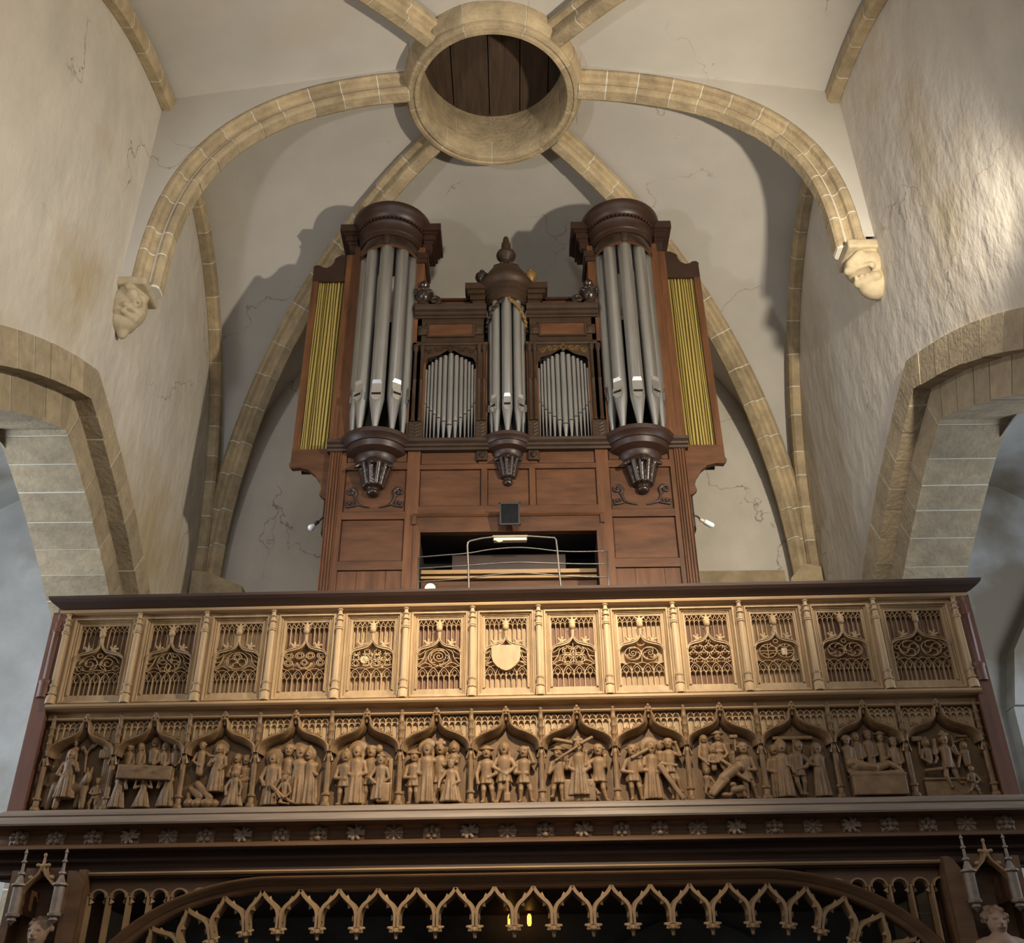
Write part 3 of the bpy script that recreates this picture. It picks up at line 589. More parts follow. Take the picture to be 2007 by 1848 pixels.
# -- pipes
def pipe_mesh(r, foot, body, seg=20, mh=0.15):
    m = MB(); k = r / 0.07
    if r < 0.032:
        m.lathe([(0.016 * k, 0), (r * 0.99, foot), (r, foot + 0.003), (r, foot + body)], 0, 0, seg)
    else:
        f0 = 1 - 0.055 / foot; rr_ = [(0.016 * k, 0), (lerp(0.016 * k, r, f0 * 0.8), foot * f0 * 0.8), (lerp(0.016 * k, r, f0), foot * f0), (r, foot), (r, foot + mh), (r, foot + mh + 0.028), (r, foot + body)]
        m.lathe(rr_, 0, 0, 28)
        m.v = [(x, max(y, -0.74 * r) if foot * f0 - 1e-4 < z < foot + mh + 1e-4 else y, z) for x, y, z in m.v]
    return m.mesh('pipe', 'tin', 24)
def mouth_parts(pipe, r, foot, mh, flat=True):
    if r > 0.03:
        w = r * 0.66; f = foot; yo = -0.74 * r - 0.004
        m = MB(); m.box(-w, w, yo, yo + 0.01, f + 0.045, f + mh)       # flat upper lip
        m.add([(-w, yo, f + mh), (w, yo, f + mh), (w * 0.75, -r * 1.0 - 0.003, f + mh + 0.034), (-w * 0.75, -r * 1.0 - 0.003, f + mh + 0.034), (-w, yo + 0.012, f + mh), (w, yo + 0.012, f + mh)], [(0, 1, 2, 3), (0, 3, 4), (1, 5, 2)])
        m.add([(-w, yo, f + 0.018), (w, yo, f + 0.018), (w * 0.8, yo, f - 0.03), (0, yo, f - 0.052), (-w * 0.8, yo, f - 0.03)], [(0, 4, 3, 2, 1)])
        for q in (-1, 1): m.box(q * w - 0.002, q * w + 0.002, yo - 0.02, yo + 0.012, f - 0.02, f + 0.065)
        m.build('mouth_lip', 'tin_bright', pipe)
        m = MB(); m.box(-w * 0.93, w * 0.93, yo - 0.003, yo + 0.012, f + 0.02, f + 0.043); m.build('mouth_slot', 'mouth_black', pipe)
    else:
        w = r * 0.8; m = MB(); m.box(-w, w, -r - 0.001, -r * 0.5, foot + 0.004, foot + 0.012); m.build('mouth_slot', 'mouth_black', pipe)
        m = MB(); y = -r * 0.72; m.add([(-w, y, foot + 0.013), (w, y, foot + 0.013), (0, -r - 0.002, foot + 0.07), (0, -r - 0.003, foot + 0.02)], [(0, 3, 2), (3, 1, 2)]); m.build('mouth_lip', 'tin_bright', pipe)
def put_pipe(x, y, z, r, foot, body, yaw=0, mh=0.17):
    o = link('pipe', pipe_mesh(r, foot, body, 20 if r > 0.03 else 12, mh), ORG); o.location = (x, y, z - 3.2); o.rotation_euler = (0, 0, yaw)
    mouth_parts(o, r, foot, mh); return o
for s in (-1, 1):
    for i, (deg, r, ft) in enumerate(((-74, 0.066, 0.46), (-38, 0.071, 0.44), (0, 0.076, 0.40), (38, 0.071, 0.45), (74, 0.066, 0.46))):
        a = math.radians(deg); put_pipe(s * TX + 0.262 * math.sin(a), TY - 0.262 * math.cos(a), 7.17, r, ft, 9.70 - 7.17 - ft, a * 0.85, 0.155)
for i, (deg, r, ft) in enumerate(((-78, 0.045, 0.37), (-43, 0.049, 0.36), (0, 0.054, 0.34), (43, 0.049, 0.36), (78, 0.045, 0.37))):
    a = math.radians(deg); put_pipe(0.162 * math.sin(a), TY - 0.162 * math.cos(a), 7.17, r, ft, 8.93 - 7.17 - ft, a * 0.85, 0.12)
NP = 13; rr = [0.0125, 0.0135, 0.0155, 0.0185, 0.022, 0.0255, 0.030, 0.0255, 0.022, 0.0185, 0.0155, 0.0135, 0.0125]
for s in (-1, 1):
    x = s * 0.588 - sum(rr) - 0.004 * 6
    for i in range(NP):
        x += rr[i]; c = 1 - abs(i - 6) / 6
        top = 8.08 + 0.20 * (c ** 0.7); ft = 0.46 - 0.27 * c
        put_pipe(x, 0.03, 7.175, rr[i] * 0.97, ft, top - 7.175 - ft, 0, 0.07); x += rr[i] + 0.004
# -- dark inside behind the pipes, and the back of the case
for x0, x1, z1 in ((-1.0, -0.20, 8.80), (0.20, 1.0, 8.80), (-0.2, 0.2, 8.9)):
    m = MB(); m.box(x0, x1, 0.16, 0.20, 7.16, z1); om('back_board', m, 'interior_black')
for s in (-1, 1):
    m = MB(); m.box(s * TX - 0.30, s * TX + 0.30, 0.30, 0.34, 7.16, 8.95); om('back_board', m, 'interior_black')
    for xx, zz in ((0.965, 9.78), (1.645, 9.80)):       # posts beside the towers
        m = MB(); x = s * xx; m.box(x - 0.055, x + 0.055, 0.0, 0.40, 7.16, zz); om('tower_post', m, 'mahogany_v')
    m = MB(); x = s * 0.955; m.box(x - 0.08, x + 0.08, -0.03, 0.40, 9.60, 9.68); m.box(x - 0.07, x + 0.07, -0.02, 0.4, 9.54, 9.60); om('post_capital', m, 'mahogany_dark')
    # collar round the pipe tops
    m = MB(); m.lathe([(0.318, 9.60), (0.335, 9.60), (0.345, 9.63), (0.335, 9.74), (0.318, 9.745), (0.312, 9.62), (0.318, 9.60)], s * TX, TY, 40, 150, 390); om('collar', m, 'walnut_carved', None, True)
    m = MB(); m.lathe([(0.316, 9.585), (0.338, 9.585), (0.338, 9.60), (0.316, 9.60)], s * TX, TY, 40, 150, 390); om('collar_edge', m, 'mahogany', None, True)
    P = [('b', (s * TX, TY - 0.345, 9.67), (0.035, 0.012, 0.06), 0.008), ('e', (s * TX, TY - 0.355, 9.68), (0.024, 0.018, 0.03)), ('e', (s * TX, TY - 0.36, 9.64), (0.015, 0.012, 0.012))]
    om('collar_mask', solid(P, 0.006, 0.006), 'walnut', None, 'all')
    # tower cornice
    pr = [(0.30, 9.745), (0.345, 9.745), (0.35, 9.80), (0.362, 9.81), (0.365, 9.90), (0.375, 9.915), (0.385, 9.935), (0.37, 9.94), (0.37, 9.975), (0.385, 9.98), (0.40, 10.0), (0.425, 10.03), (0.43, 10.06), (0.445, 10.075), (0.455, 10.12), (0.452, 10.15), (0.0, 10.17)]
    m = MB(); m.lathe(pr, s * TX, TY, 48); om('tower_cornice', m, 'mahogany_dark', None, True)
    for k in range(26):
        a = math.radians(188 + 164 * k / 25); m = MB(); cx, cy = s * TX + 0.384 * math.cos(a), TY + 0.384 * math.sin(a)
        m.box(-0.011, 0.011, -0.012, 0.012, 9.942, 9.978); o = om('dentil', m, 'mahogany_dark'); o.location = (cx, cy, o.location.z); o.rotation_euler = (0, 0, a + math.pi / 2)
    for q in (-1, 1):   # cornice blocks at both sides of the tower
        x = s * TX + q * 0.455; m = MB()
        pf = [(0.0, 9.86), (0.0, 9.90), (0.025, 9.93), (0.025, 9.97), (0.05, 9.99), (0.085, 10.03), (0.085, 10.09)]
        for (a0, z0), (a1, z1) in zip(pf[:-1], pf[1:]):
            if z1 > z0: m.box(x - 0.03 - a1 if q < 0 else x - 0.08, x + 0.08 if q < 0 else x + 0.03 + a1, 0.02 - a1, 0.40, z0, z1)
        om('cornice_block', m, 'mahogany_dark')
        m = MB(); m.prism_y([(x - q * 0.09, 9.72), (x, 9.78), (x + q * 0.02, 9.86), (x - q * 0.09, 9.86)], 0.03, 0.12); om('bracket', m, 'mahogany_dark')
# -- the flats between the towers
for s in (-1, 1):
    def X(a, b): return (min(s * a, s * b), max(s * a, s * b))
    c = s * 0.595
    for name, a, b, z0, z1, y, mt in (('frieze', 0.245, 0.955, 8.42, 8.74, 0.0, 'walnut'),):
        x0, x1 = X(a, b); m = MB(); m.box(x0, x1, y, 0.30, z0, z1); om(name, m, mt)
    x0, x1 = X(0.36, 0.83); m = MB(); m.box(x0, x1, -0.012, 0.01, 8.50, 8.655); om('frieze_panel', m, 'mahogany')
    m = MB()
    for a0, a1, b0, b1 in ((x0 - 0.02, x1 + 0.02, 8.655, 8.675), (x0 - 0.02, x1 + 0.02, 8.48, 8.50), (x0 - 0.02, x0, 8.5, 8.655), (x1, x1 + 0.02, 8.5, 8.655)): m.box(a0, a1, -0.022, 0.005, b0, b1)
    om('frieze_moulding', m, 'walnut')
    for xx in (0.30, 0.895):
        P = [('b', (s * xx, -0.005, 8.575), (0.052, 0.016, 0.062), 0.01)]
        for k in range(6): a = math.pi / 3 * k; P.append(('e', (s * xx + 0.026 * math.cos(a), -0.024, 8.575 + 0.03 * math.sin(a)), (0.014, 0.012, 0.016)))
        P.append(('e', (s * xx, -0.028, 8.575), (0.014, 0.016, 0.016))); om('rosette', solid(P, 0.006, 0.006), 'walnut', None, 'all')
    x0, x1 = X(0.215, 0.985)
    m = MB(); m.prism_x([(0.30, 8.74), (-0.02, 8.74), (-0.025, 8.755), (-0.045, 8.76), (-0.045, 8.785), (-0.035, 8.79), (-0.04, 8.805), (-0.07, 8.82), (-0.08, 8.85), (-0.085, 8.88), (0.30, 8.89)], x0, x1); om('cornice', m, 'walnut')
    m = MB(); x0, x1 = X(0.245, 0.955); m.prism_x([(0.05, 8.37), (-0.02, 8.37), (-0.03, 8.385), (-0.02, 8.42), (0.05, 8.42)], x0, x1); om('architrave', m, 'walnut')
    # pierced pipe shade: plate with an ogee lower edge and raised strapwork
    x0, x1 = c - 0.295, c + 0.295; lo = [(x0, 8.375), (x1, 8.375), (x1, 8.10)] + [(c + q, z) for q, z in ((0.27, 8.14), (0.235, 8.205), (0.18, 8.225), (0.12, 8.245), (0.06, 8.29), (0.03, 8.31), (0.0, 8.275), (-0.03, 8.31), (-0.06, 8.29), (-0.12, 8.245), (-0.18, 8.225), (-0.235, 8.205), (-0.27, 8.14))] + [(x0, 8.10)]
    m = MB(); m.prism_y(lo, -0.008, 0.0); om('pipe_shade', m, 'walnut')
    m = MB()
    for q in (-1, 1):
        for k in range(3): m.ribbon([(c + q * (a + 0.085 + k * 0.062), 8.325 - k * 0.012 + b) for a, b in spiral(0, 0, 0.006, 0.03, 40 + 120 * k, 1.3, 16)], 0.009, -0.007, -0.017)
        m.ribbon(cr([(c + q * 0.04, 8.35), (c + q * 0.10, 8.29), (c + q * 0.16, 8.35), (c + q * 0.22, 8.26), (c + q * 0.27, 8.33)], 5), 0.008, -0.007, -0.016)
    m.ribbon([(c - 0.035, 8.335), (c, 8.37), (c + 0.035, 8.335), (c, 8.295), (c - 0.035, 8.335)], 0.012, -0.007, -0.02); om('strapwork', m, 'gilt' if s > 0 else 'walnut')
    # side piers with paired half columns
    for xx in (0.925, 0.265):
        x = s * xx; m = MB(); w = 0.075 if xx > 0.5 else 0.06; m.box(x - w, x + w, 0.0, 0.28, 7.16, 8.42); om('pier', m, 'mahogany_v')
        for q in (-0.45, 0.45):
            m = MB(); m.lathe([(0.026, 7.40), (0.026, 7.42), (0.02, 7.44), (0.0185, 7.9), (0.0215, 7.905), (0.0215, 7.925), (0.0175, 7.93), (0.0165, 8.28), (0.026, 8.30), (0.03, 8.34), (0.03, 8.37)], x + q * w, -0.012, 12); om('half_column', m, 'walnut', None, True)
        P = [('b', (x, -0.012, 7.28), (w, 0.025, 0.11), 0.006)]
        for k in range(4):
            for q in (-1, 1): P.append(('c', (x, -0.038, 7.22 + k * 0.04), (x + q * w * 0.6, -0.036, 7.245 + k * 0.04), 0.008, 0.006))
        om('pedestal', solid(P, 0.006, 0.004), 'walnut', None, 'all')
    m = MB(); m.box(c - 0.295, c + 0.295, -0.02, 0.06, 7.155, 7.178); om('toe_board', m, 'light_wood')
    # roof box over the flat, with urn and scroll at its outer end
    m = MB(); x0, x1 = X(0.30, 0.86); m.box(x0, x1, 0.10, 0.55, 8.89, 9.06); om('roof_box', m, 'mahogany')
    m = MB(); m.box(x0 - 0.03, x1 + 0.03, 0.06, 0.6, 9.06, 9.085); om('roof_board', m, 'mahogany_dark')
    for xx in (0.40, 0.56):
        m = MB(); m.box(s * xx - 0.03, s * xx + 0.03, 0.085, 0.11, 8.89, 8.94); om('roof_block', m, 'mahogany_dark')
    ux = s * 0.905
    US = 1.25
    m = MB(); m.lathe([(r_ * US, 8.885 + (z_ - 8.885) * US) for r_, z_ in [(0.065, 8.885), (0.065, 8.91), (0.03, 8.925), (0.028, 8.945), (0.055, 8.97), (0.07, 9.0), (0.068, 9.02), (0.078, 9.03), (0.08, 9.055), (0.06, 9.07), (0.04, 9.085), (0.035, 9.11), (0.045, 9.125), (0.035, 9.16), (0.012, 9.19), (0, 9.20)]], ux, -0.01, 20); u = om('urn', m, 'walnut_carved', None, True)
    P = []
    for k in range(12): a = math.pi / 6 * k; P.append(('e', (ux + 0.088 * math.cos(a), -0.01 + 0.088 * math.sin(a), 9.085), (0.026, 0.026, 0.026)))
    solid(P, 0.007, 0.004).build('fruit_swag', 'walnut_carved', u, 'all'); bpy.data.objects[u.children[0].name].location = (0, 0, 0)
    P = []; sc = [(ux - s * (0.12 - a * s), 9.0 + b) for a, b in spiral(0, 0, 0.012, 0.06, 200 if s > 0 else -20, 1.1 * s, 16)]
    sc2 = cr([(ux - s * 0.06, 8.91), (ux - s * 0.14, 8.915), (ux - s * 0.22, 8.93), (ux - s * 0.28, 8.905)], 5)
    for i in range(len(sc) - 1): P.append(('c', (sc[i][0], 0.0, sc[i][1]), (sc[i + 1][0], 0.0, sc[i + 1][1]), 0.016 + 0.0005 * i))
    for i in range(len(sc2) - 1): P.append(('c', (sc2[i][0], 0.0, sc2[i][1]), (sc2[i + 1][0], 0.0, sc2[i + 1][1]), 0.024))
    om('scroll', solid(P, 0.008, 0.008), 'walnut_carved', None, 'all')
# -- middle tower top
m = MB(); m.lathe([(0.195, 8.93), (0.215, 8.93), (0.22, 8.99), (0.235, 9.0), (0.237, 9.05), (0.255, 9.06), (0.258, 9.10), (0.28, 9.115), (0.285, 9.14), (0.31, 9.16), (0.32, 9.19), (0.318, 9.215), (0.26, 9.225), (0.255, 9.25), (0.262, 9.26), (0.258, 9.29), (0.235, 9.36), (0.19, 9.44), (0.135, 9.50), (0.085, 9.53), (0.07, 9.55), (0.075, 9.58), (0.05, 9.60), (0.045, 9.64), (0.06, 9.66), (0.105, 9.70), (0.112, 9.73), (0.10, 9.76), (0.06, 9.79), (0.045, 9.80), (0.05, 9.83), (0.055, 9.86), (0.05, 9.91), (0.025, 9.935), (0.036, 9.96), (0.026, 10.0), (0.0, 10.03)], 0, TY, 32); om('dome_finial', m, 'walnut', None, True)
P = []
for k in range(10):
    a = math.pi * 2 * k / 10; P.append(('c', (0.07 * math.cos(a), TY + 0.07 * math.sin(a), 9.555), (0.15 * math.cos(a), TY + 0.15 * math.sin(a), 9.485), 0.02, 0.022))
om('dome_leaves', solid(P, 0.008, 0.006), 'walnut_carved', None, 'all')
for q in (-1, 1):
    m = MB(); x = q * 0.32
    for a1, z0, z1 in ((0.02, 8.93, 9.0), (0.045, 9.0, 9.06), (0.075, 9.06, 9.11), (0.10, 9.11, 9.19)): m.box(x - 0.03 - (a1 if q < 0 else 0.06), x + 0.03 + (a1 if q > 0 else 0.06), 0.03 - a1, 0.35, z0, z1)
    om('cornice_block', m, 'walnut')
    m = MB(); m.prism_y([(q * 0.235, 8.74), (q * 0.30, 8.80), (q * 0.36, 8.93), (q * 0.235, 8.93)], 0.02, 0.2); om('bracket', m, 'walnut')
    m = MB(); m.lathe([(r_ * 1.25, 9.19 + (z_ - 9.19) * 1.25) for r_, z_ in [(0.035, 9.19), (0.035, 9.22), (0.02, 9.235), (0.02, 9.27), (0.04, 9.29), (0.062, 9.33), (0.058, 9.36), (0.03, 9.385), (0.018, 9.39), (0.024, 9.41), (0.0, 9.44)]], q * 0.27, 0.06, 18); om('small_urn', m, 'walnut_carved' if q < 0 else 'gilt', None, True)
    P = []       # leafy pipe shade of the middle tower: dark on the left, gilded on the right
    for k in range(9):
        a = math.radians(8 + 10 * k); z = 8.93 - 0.035 * k if k else 8.92
        P.append(('c', (q * 0.212 * math.sin(a), TY - 0.212 * math.cos(a), z), (q * 0.212 * math.sin(a + 0.16), TY - 0.212 * math.cos(a + 0.16), z - 0.05), 0.02, 0.012))
        P.append(('e', (q * 0.222 * math.sin(a + 0.05), TY - 0.222 * math.cos(a + 0.05), z - 0.03), (0.02, 0.02, 0.016)))
    om('leaf_shade', solid(P, 0.007, 0.005), 'walnut_carved' if q < 0 else 'gilt', None, 'all')
# -- side wings with pleated yellow cloth
for s in (-1, 1):
    def X(a, b): return (min(s * a, s * b), max(s * a, s * b))
    fr = [(1.755, 9.33), (2.155, 9.33), (2.155, 9.50)] + [(x, z) for x, z in ((2.16, 9.545), (2.13, 9.57), (2.09, 9.565), (2.06, 9.54), (2.01, 9.53), (1.96, 9.56), (1.93, 9.62), (1.93, 9.66), (1.90, 9.69), (1.85, 9.72), (1.80, 9.715), (1.77, 9.69))] + [(1.755, 9.70)]
    m = MB(); m.prism_y([(s * x, z) for x, z in (fr if s > 0 else fr[::-1])], 0.04, 0.10); om('wing_crest', m, 'mahogany_dark')
    lo = [(1.755, 7.12), (2.155, 7.12), (2.155, 6.98), (2.17, 6.94), (2.14, 6.90), (2.06, 6.905), (1.97, 6.88), (1.90, 6.82), (1.85, 6.74), (1.825, 6.66), (1.84, 6.60), (1.80, 6.56), (1.755, 6.54)]
    m = MB(); m.prism_y([(s * x, z) for x, z in (lo if s > 0 else lo[::-1])], 0.04, 0.10); om('wing_bracket', m, 'mahogany')
    x0, x1 = X(2.085, 2.155); m = MB(); m.box(x0, x1, 0.04, 0.40, 7.12, 9.33); om('wing_stile', m, 'mahogany_v')
    x0, x1 = X(1.66, 1.79); m = MB(); m.box(x0, x1, 0.02, 0.40, 7.12, 9.70); om('wing_stile', m, 'mahogany_v')
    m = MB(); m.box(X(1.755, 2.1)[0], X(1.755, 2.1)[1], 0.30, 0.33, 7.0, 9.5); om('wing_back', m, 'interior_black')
    m = MB(); m.add([(s * 1.76, 0.10, 6.3), (s * 1.84, 0.30, 6.5), (s * 1.84, 0.5, 6.9), (s * 1.76, 0.5, 6.1)], [(0, 1, 2, 3)]); m.box(X(1.755, 1.84)[0], X(1.755, 1.84)[1], 0.3, 0.5, 6.3, 7.0); om('wing_support', m, 'mahogany_dark')
    # cloth: folds of uneven width
    m = MB(); x0, x1 = X(1.79, 2.085); xs = []; x = x0; rp = random.Random(5 + s); k = 0; pts = []
    while x < x1 - 0.004:
        w = rp.uniform(0.010, 0.034); pts += [(x, 0.105), (x + w * 0.2, 0.072 + rp.uniform(-0.008, 0.008)), (x + w * 0.8, 0.07 + rp.uniform(-0.008, 0.008)), (min(x + w, x1), 0.11)]; x += w + 0.004
    nz = 8
    for j in range(nz + 1):
        z = lerp(7.115, 9.335, j / nz)
        for i, (a, b) in enumerate(pts): m.v.append((a + 0.004 * math.sin(j * 0.9 + i * 0.35), b, z))
    n = len(pts); m.f = [(j * n + i, j * n + i + 1, (j + 1) * n + i + 1, (j + 1) * n + i) for j in range(nz) for i in range(n - 1)]
    tag(om('pleated_cloth', m, 'gold_cloth', None, 25), 'yellow pleated cloth filling the side wing')
# ------------------------------------------------------------------ gallery parapet (frame: x along, y depth with 0 at the panel face, z world height)
GAL = thing('gallery_parapet', (0, 7.2, 3.19), -1.2, base=(0, 0, 3.19), label='carved oak gallery parapet with tracery panels above and figure niches below', cat='parapet')
def gm(name, mb, mt, parent=None, smooth=False): return mb.build(name, mt, parent or GAL, smooth)
UB = [-3.385, -2.84, -2.328, -1.817, -1.311, -0.811, -0.309, 0.188, 0.691, 1.198, 1.695, 2.192, 2.700, 3.298]
# cap rail
CD = -0.055
cap = [(0.16, 4.80), (-0.015, 4.80), (-0.03, 4.805), (-0.045, 4.815), (-0.045, 4.83), (-0.035, 4.838), (-0.04, 4.845), (-0.07, 4.855), (-0.115, 4.885), (-0.135, 4.905), (-0.14, 4.925), (0.16, 4.935)]
m = MB(); m.prism_x([(y, z - 0.065) for y, z in cap[6:] + [(0.16, 4.84)]], -3.39, 3.36, 1.0, 1.0); gm('cap_rail', m, 'oak_dark')
m = MB(); m.prism_x([(0.10, 4.746), (-0.01, 4.746), (-0.032, 4.748), (-0.052, 4.757), (-0.057, 4.770), (-0.05, 4.782), (-0.03, 4.788), (0.10, 4.788)], -3.40, 3.35, 1.0, 1.0); gm('bead_moulding', m, 'oak_rail')
m = MB(); m.box(-3.40, 3.34, 0.086, 0.12, 3.30, 4.76); gm('backing_boards', m, 'oak_back')
# ledge between the registers
led = [(0.08, 4.072), (0.02, 4.062), (-0.045, 4.045), (-0.062, 4.035), (-0.066, 4.020), (-0.056, 4.008), (-0.02, 4.001), (0.028, 3.997), (0.03, 3.95), (0.08, 3.95)]
m = MB(); m.prism_x(led, -3.40, 3.33); gm('ledge_moulding', m, 'oak_rail')
Z0, ZT = 4.130, 4.680; HT = ZT - Z0
def clip(pts, inside):
    out, run = [], []
    for p in pts:
        if inside(p): run.append(p)
        else:
            if len(run) > 1: out.append(run)
            run = []
    if len(run) > 1: out.append(run)
    return out
def dens(a, b, n=12): return [(lerp(a[0], b[0], i / n), lerp(a[1], b[1], i / n)) for i in range(n + 1)]
def quatrefoil(cx, cz, r, rot=0):
    q = []
    for k in range(4):
        a = rot + 90 * k; q.append(arc(cx + 0.5 * r * math.cos(math.radians(a)), cz + 0.5 * r * math.sin(math.radians(a)), r * 0.42, a - 125, a + 125, 8))
    return q
def foils(cx, cz, r, n, rot=90):
    return [arc(cx + 0.58 * r * math.cos(math.radians(rot + 360 / n * k)), cz + 0.58 * r * math.sin(math.radians(rot + 360 / n * k)), r * 0.36, rot + 360 / n * k - 120, rot + 360 / n * k + 120, 7) for k in range(n)]
def sides(hw):      # curved daggers left and right of a round middle figure
    L = []
    for q in (-1, 1):
        L += [cr([(q * hw * 0.30, 0.345), (q * hw * 0.62, 0.31), (q * hw * 0.72, 0.25), (q * hw * 0.98, 0.19)], 6), cr([(q * hw * 0.62, 0.33), (q * hw * 0.80, 0.30), (q * hw * 1.0, 0.28)], 5), cr([(q * hw * 0.72, 0.25), (q * hw * 0.85, 0.25), (q * hw * 1.0, 0.24)], 5), cr([(q * hw * 0.30, 0.18), (q * hw * 0.62, 0.21), (q * hw * 0.98, 0.175)], 5)]
    return L
def feature(k, hw):
    c = 0.262; r = 0.078; L = []
    if k == 0:
        for q in (-1, 1):
            L += [spiral(q * 0.065, 0.262, 0.010, 0.062, 90 - q * 40, q * 1.6), cr([(q * 0.0, 0.20), (q * 0.05, 0.19), (q * 0.11, 0.20), (q * 0.15, 0.24)], 6), cr([(q * 0.03, 0.30), (q * 0.06, 0.335), (q * 0.12, 0.31), (q * 0.15, 0.26)], 6), circ(q * 0.135, 0.215, 0.022, 12)]
        L += [circ(0, 0.335, 0.02, 12), arc(0, 0.19, 0.06, 10, 170)]
    elif k == 1:
        L += [circ(0, c, r + 0.008, 28)]
        for a in range(4):
            b = 90 * a
            def rot(p): return (p[0] * math.cos(math.radians(b)) - p[1] * math.sin(math.radians(b)), c + p[0] * math.sin(math.radians(b)) + p[1] * math.cos(math.radians(b)))
            L += [[rot(p) for p in cr([(0, 0.012), (0.018, 0.04), (0.0, 0.085)], 6)], [rot(p) for p in cr([(0, 0.012), (-0.018, 0.04), (0.0, 0.085)], 6)], [rot(p) for p in cr([(0.02, 0.082), (0.03, 0.045), (0.055, 0.055)], 5)]]
        L += sides(hw)
    elif k == 2:
        L += [circ(0, c, r, 28), circ(0, c + 0.036, 0.032, 14)] + quatrefoil(0, c + 0.036, 0.026, 45) + [arc(-0.036, c - 0.012, 0.032, -20, 200), arc(0.036, c - 0.012, 0.032, -20, 200), arc(0, c - 0.045, 0.028, 0, 180)] + sides(hw)
    elif k == 3:
        for i in range(4):
            for j in range(2):
                x, z = (i - 1.5) * hw * 0.5, 0.30 - j * 0.068
                if j == 1 and i in (1, 2): continue
                L += [circ(x, z, 0.030, 16)] + quatrefoil(x, z, 0.022, 45)
        L += [[(0, 0.268), (0.03, 0.235), (0, 0.202), (-0.03, 0.235), (0, 0.268)]] + quatrefoil(0, 0.235, 0.022, 45) + [arc(0, 0.235, 0.05, 180, 360), arc(0, 0.235, 0.058, 180, 360)]
    elif k == 4:
        for i in range(4):
            for j in range(3):
                x, z = (i - 1.5) * hw * 0.5, 0.325 - j * 0.052
                L += quatrefoil(x, z, 0.026, 45 if (i + j) % 2 else 0) + [cr([(x - 0.03, z - 0.02), (x, z - 0.03), (x + 0.03, z - 0.02)], 4)]
        L += [[(0.05, 0.27), (0.075, 0.245), (0.05, 0.22), (0.025, 0.245), (0.05, 0.27)]]
    elif k == 5:
        L += [circ(0, c, r, 28), spiral(0, c + 0.006, 0.004, 0.066, 0, 2.6, 50)] + sides(hw)
        for a in range(5): L += [arc(0.05 * math.cos(a * 1.26), c + 0.05 * math.sin(a * 1.26), 0.02, a * 72 - 60, a * 72 + 90, 6)]
    elif k == 6: L += sides(hw) + sides(hw * 1.12)
    elif k == 7:
        for i in (-1, 1):
            for j in (-1, 1): L += [circ(i * 0.041, c + j * 0.041, 0.040, 20)] + foils(i * 0.041, c + j * 0.041, 0.032, 5)
        L += [[(0, 0.37), (0, 0.18)], dens((-0.085, c), (0.085, c))] + sides(hw)
    elif k == 8:
        for q in (-1, 1):
            L += [circ(q * 0.062, c, 0.060, 24), spiral(q * 0.062, c + 0.004, 0.004, 0.03, 0, q * 1.5, 22)]
            for a in range(3): b = a * 120 + 30; L += [cr([(q * (0.062 + 0.03 * math.cos(math.radians(b))), c + 0.03 * math.sin(math.radians(b))), (q * (0.062 + 0.05 * math.cos(math.radians(b + 35))), c + 0.05 * math.sin(math.radians(b + 35))), (q * (0.062 + 0.058 * math.cos(math.radians(b + 85))), c + 0.058 * math.sin(math.radians(b + 85)))], 5)]
        L += [arc(0, 0.365, 0.03, 200, 340), [(0, 0.18), (0, 0.23)]]
    elif k == 9:
        n = 4; p = 2 * hw / n
        for i in range(n + 1):
            for j in range(4):
                x, z = -hw + i * p + (p / 2 if j % 2 else 0), 0.175 + j * 0.058
                L += [cr([(x - p / 2, z), (x - p / 2.2, z + 0.022), (x - p / 8, z + 0.042), (x, z + 0.062)], 5), cr([(x + p / 2, z), (x + p / 2.2, z + 0.022), (x + p / 8, z + 0.042), (x, z + 0.062)], 5), arc(x - 0.014, z + 0.018, 0.013, 20, 250, 7), arc(x + 0.014, z + 0.018, 0.013, -70, 160, 7)]
    elif k == 10:
        for q in (-1, 1):
            L += [circ(q * 0.064, c, 0.062, 24), dens((q * 0.002, c), (q * 0.126, c)), dens((q * 0.064, c - 0.062), (q * 0.064, c + 0.062))]
            for i in (-1, 1):
                for j in (-1, 1): L += [arc(q * 0.064 + i * 0.032, c + j * 0.032 - 0.014, 0.026, 20, 160, 7)]
        L += [circ(0, 0.352, 0.018, 10)]
    elif k == 11:
        for q in (-1, 1):
            L += [circ(q * 0.064, c, 0.062, 24)]
            for a in range(5):
                b = a * 72 + q * 20; L += [arc(q * 0.064 + 0.034 * math.cos(math.radians(b)), c + 0.034 * math.sin(math.radians(b)), 0.026, b - 30, b + 140, 7)]
        L += [circ(0, 0.345, 0.018, 10), arc(0, 0.20, 0.03, 20, 160)]
    elif k == 12:
        for q in (-1, 1):
            x = q * 0.082; L += [circ(x, c, 0.072, 26)]
            for a in range(4):
                b = a * 90 + 20; L += [arc(x + 0.038 * math.cos(math.radians(b)), c + 0.038 * math.sin(math.radians(b)), 0.03, b - 40, b + 190, 9)]
            L += [circ(q * 0.195, 0.205, 0.024, 12), circ(q * 0.17, 0.275, 0.016, 10), cr([(q * 0.13, 0.34), (q * 0.19, 0.29), (q * 0.22, 0.23)], 6)]
        L += [circ(0, 0.35, 0.02, 10)]
    return L
RED = {0, 1, 3, 5, 7, 9, 11, 12}
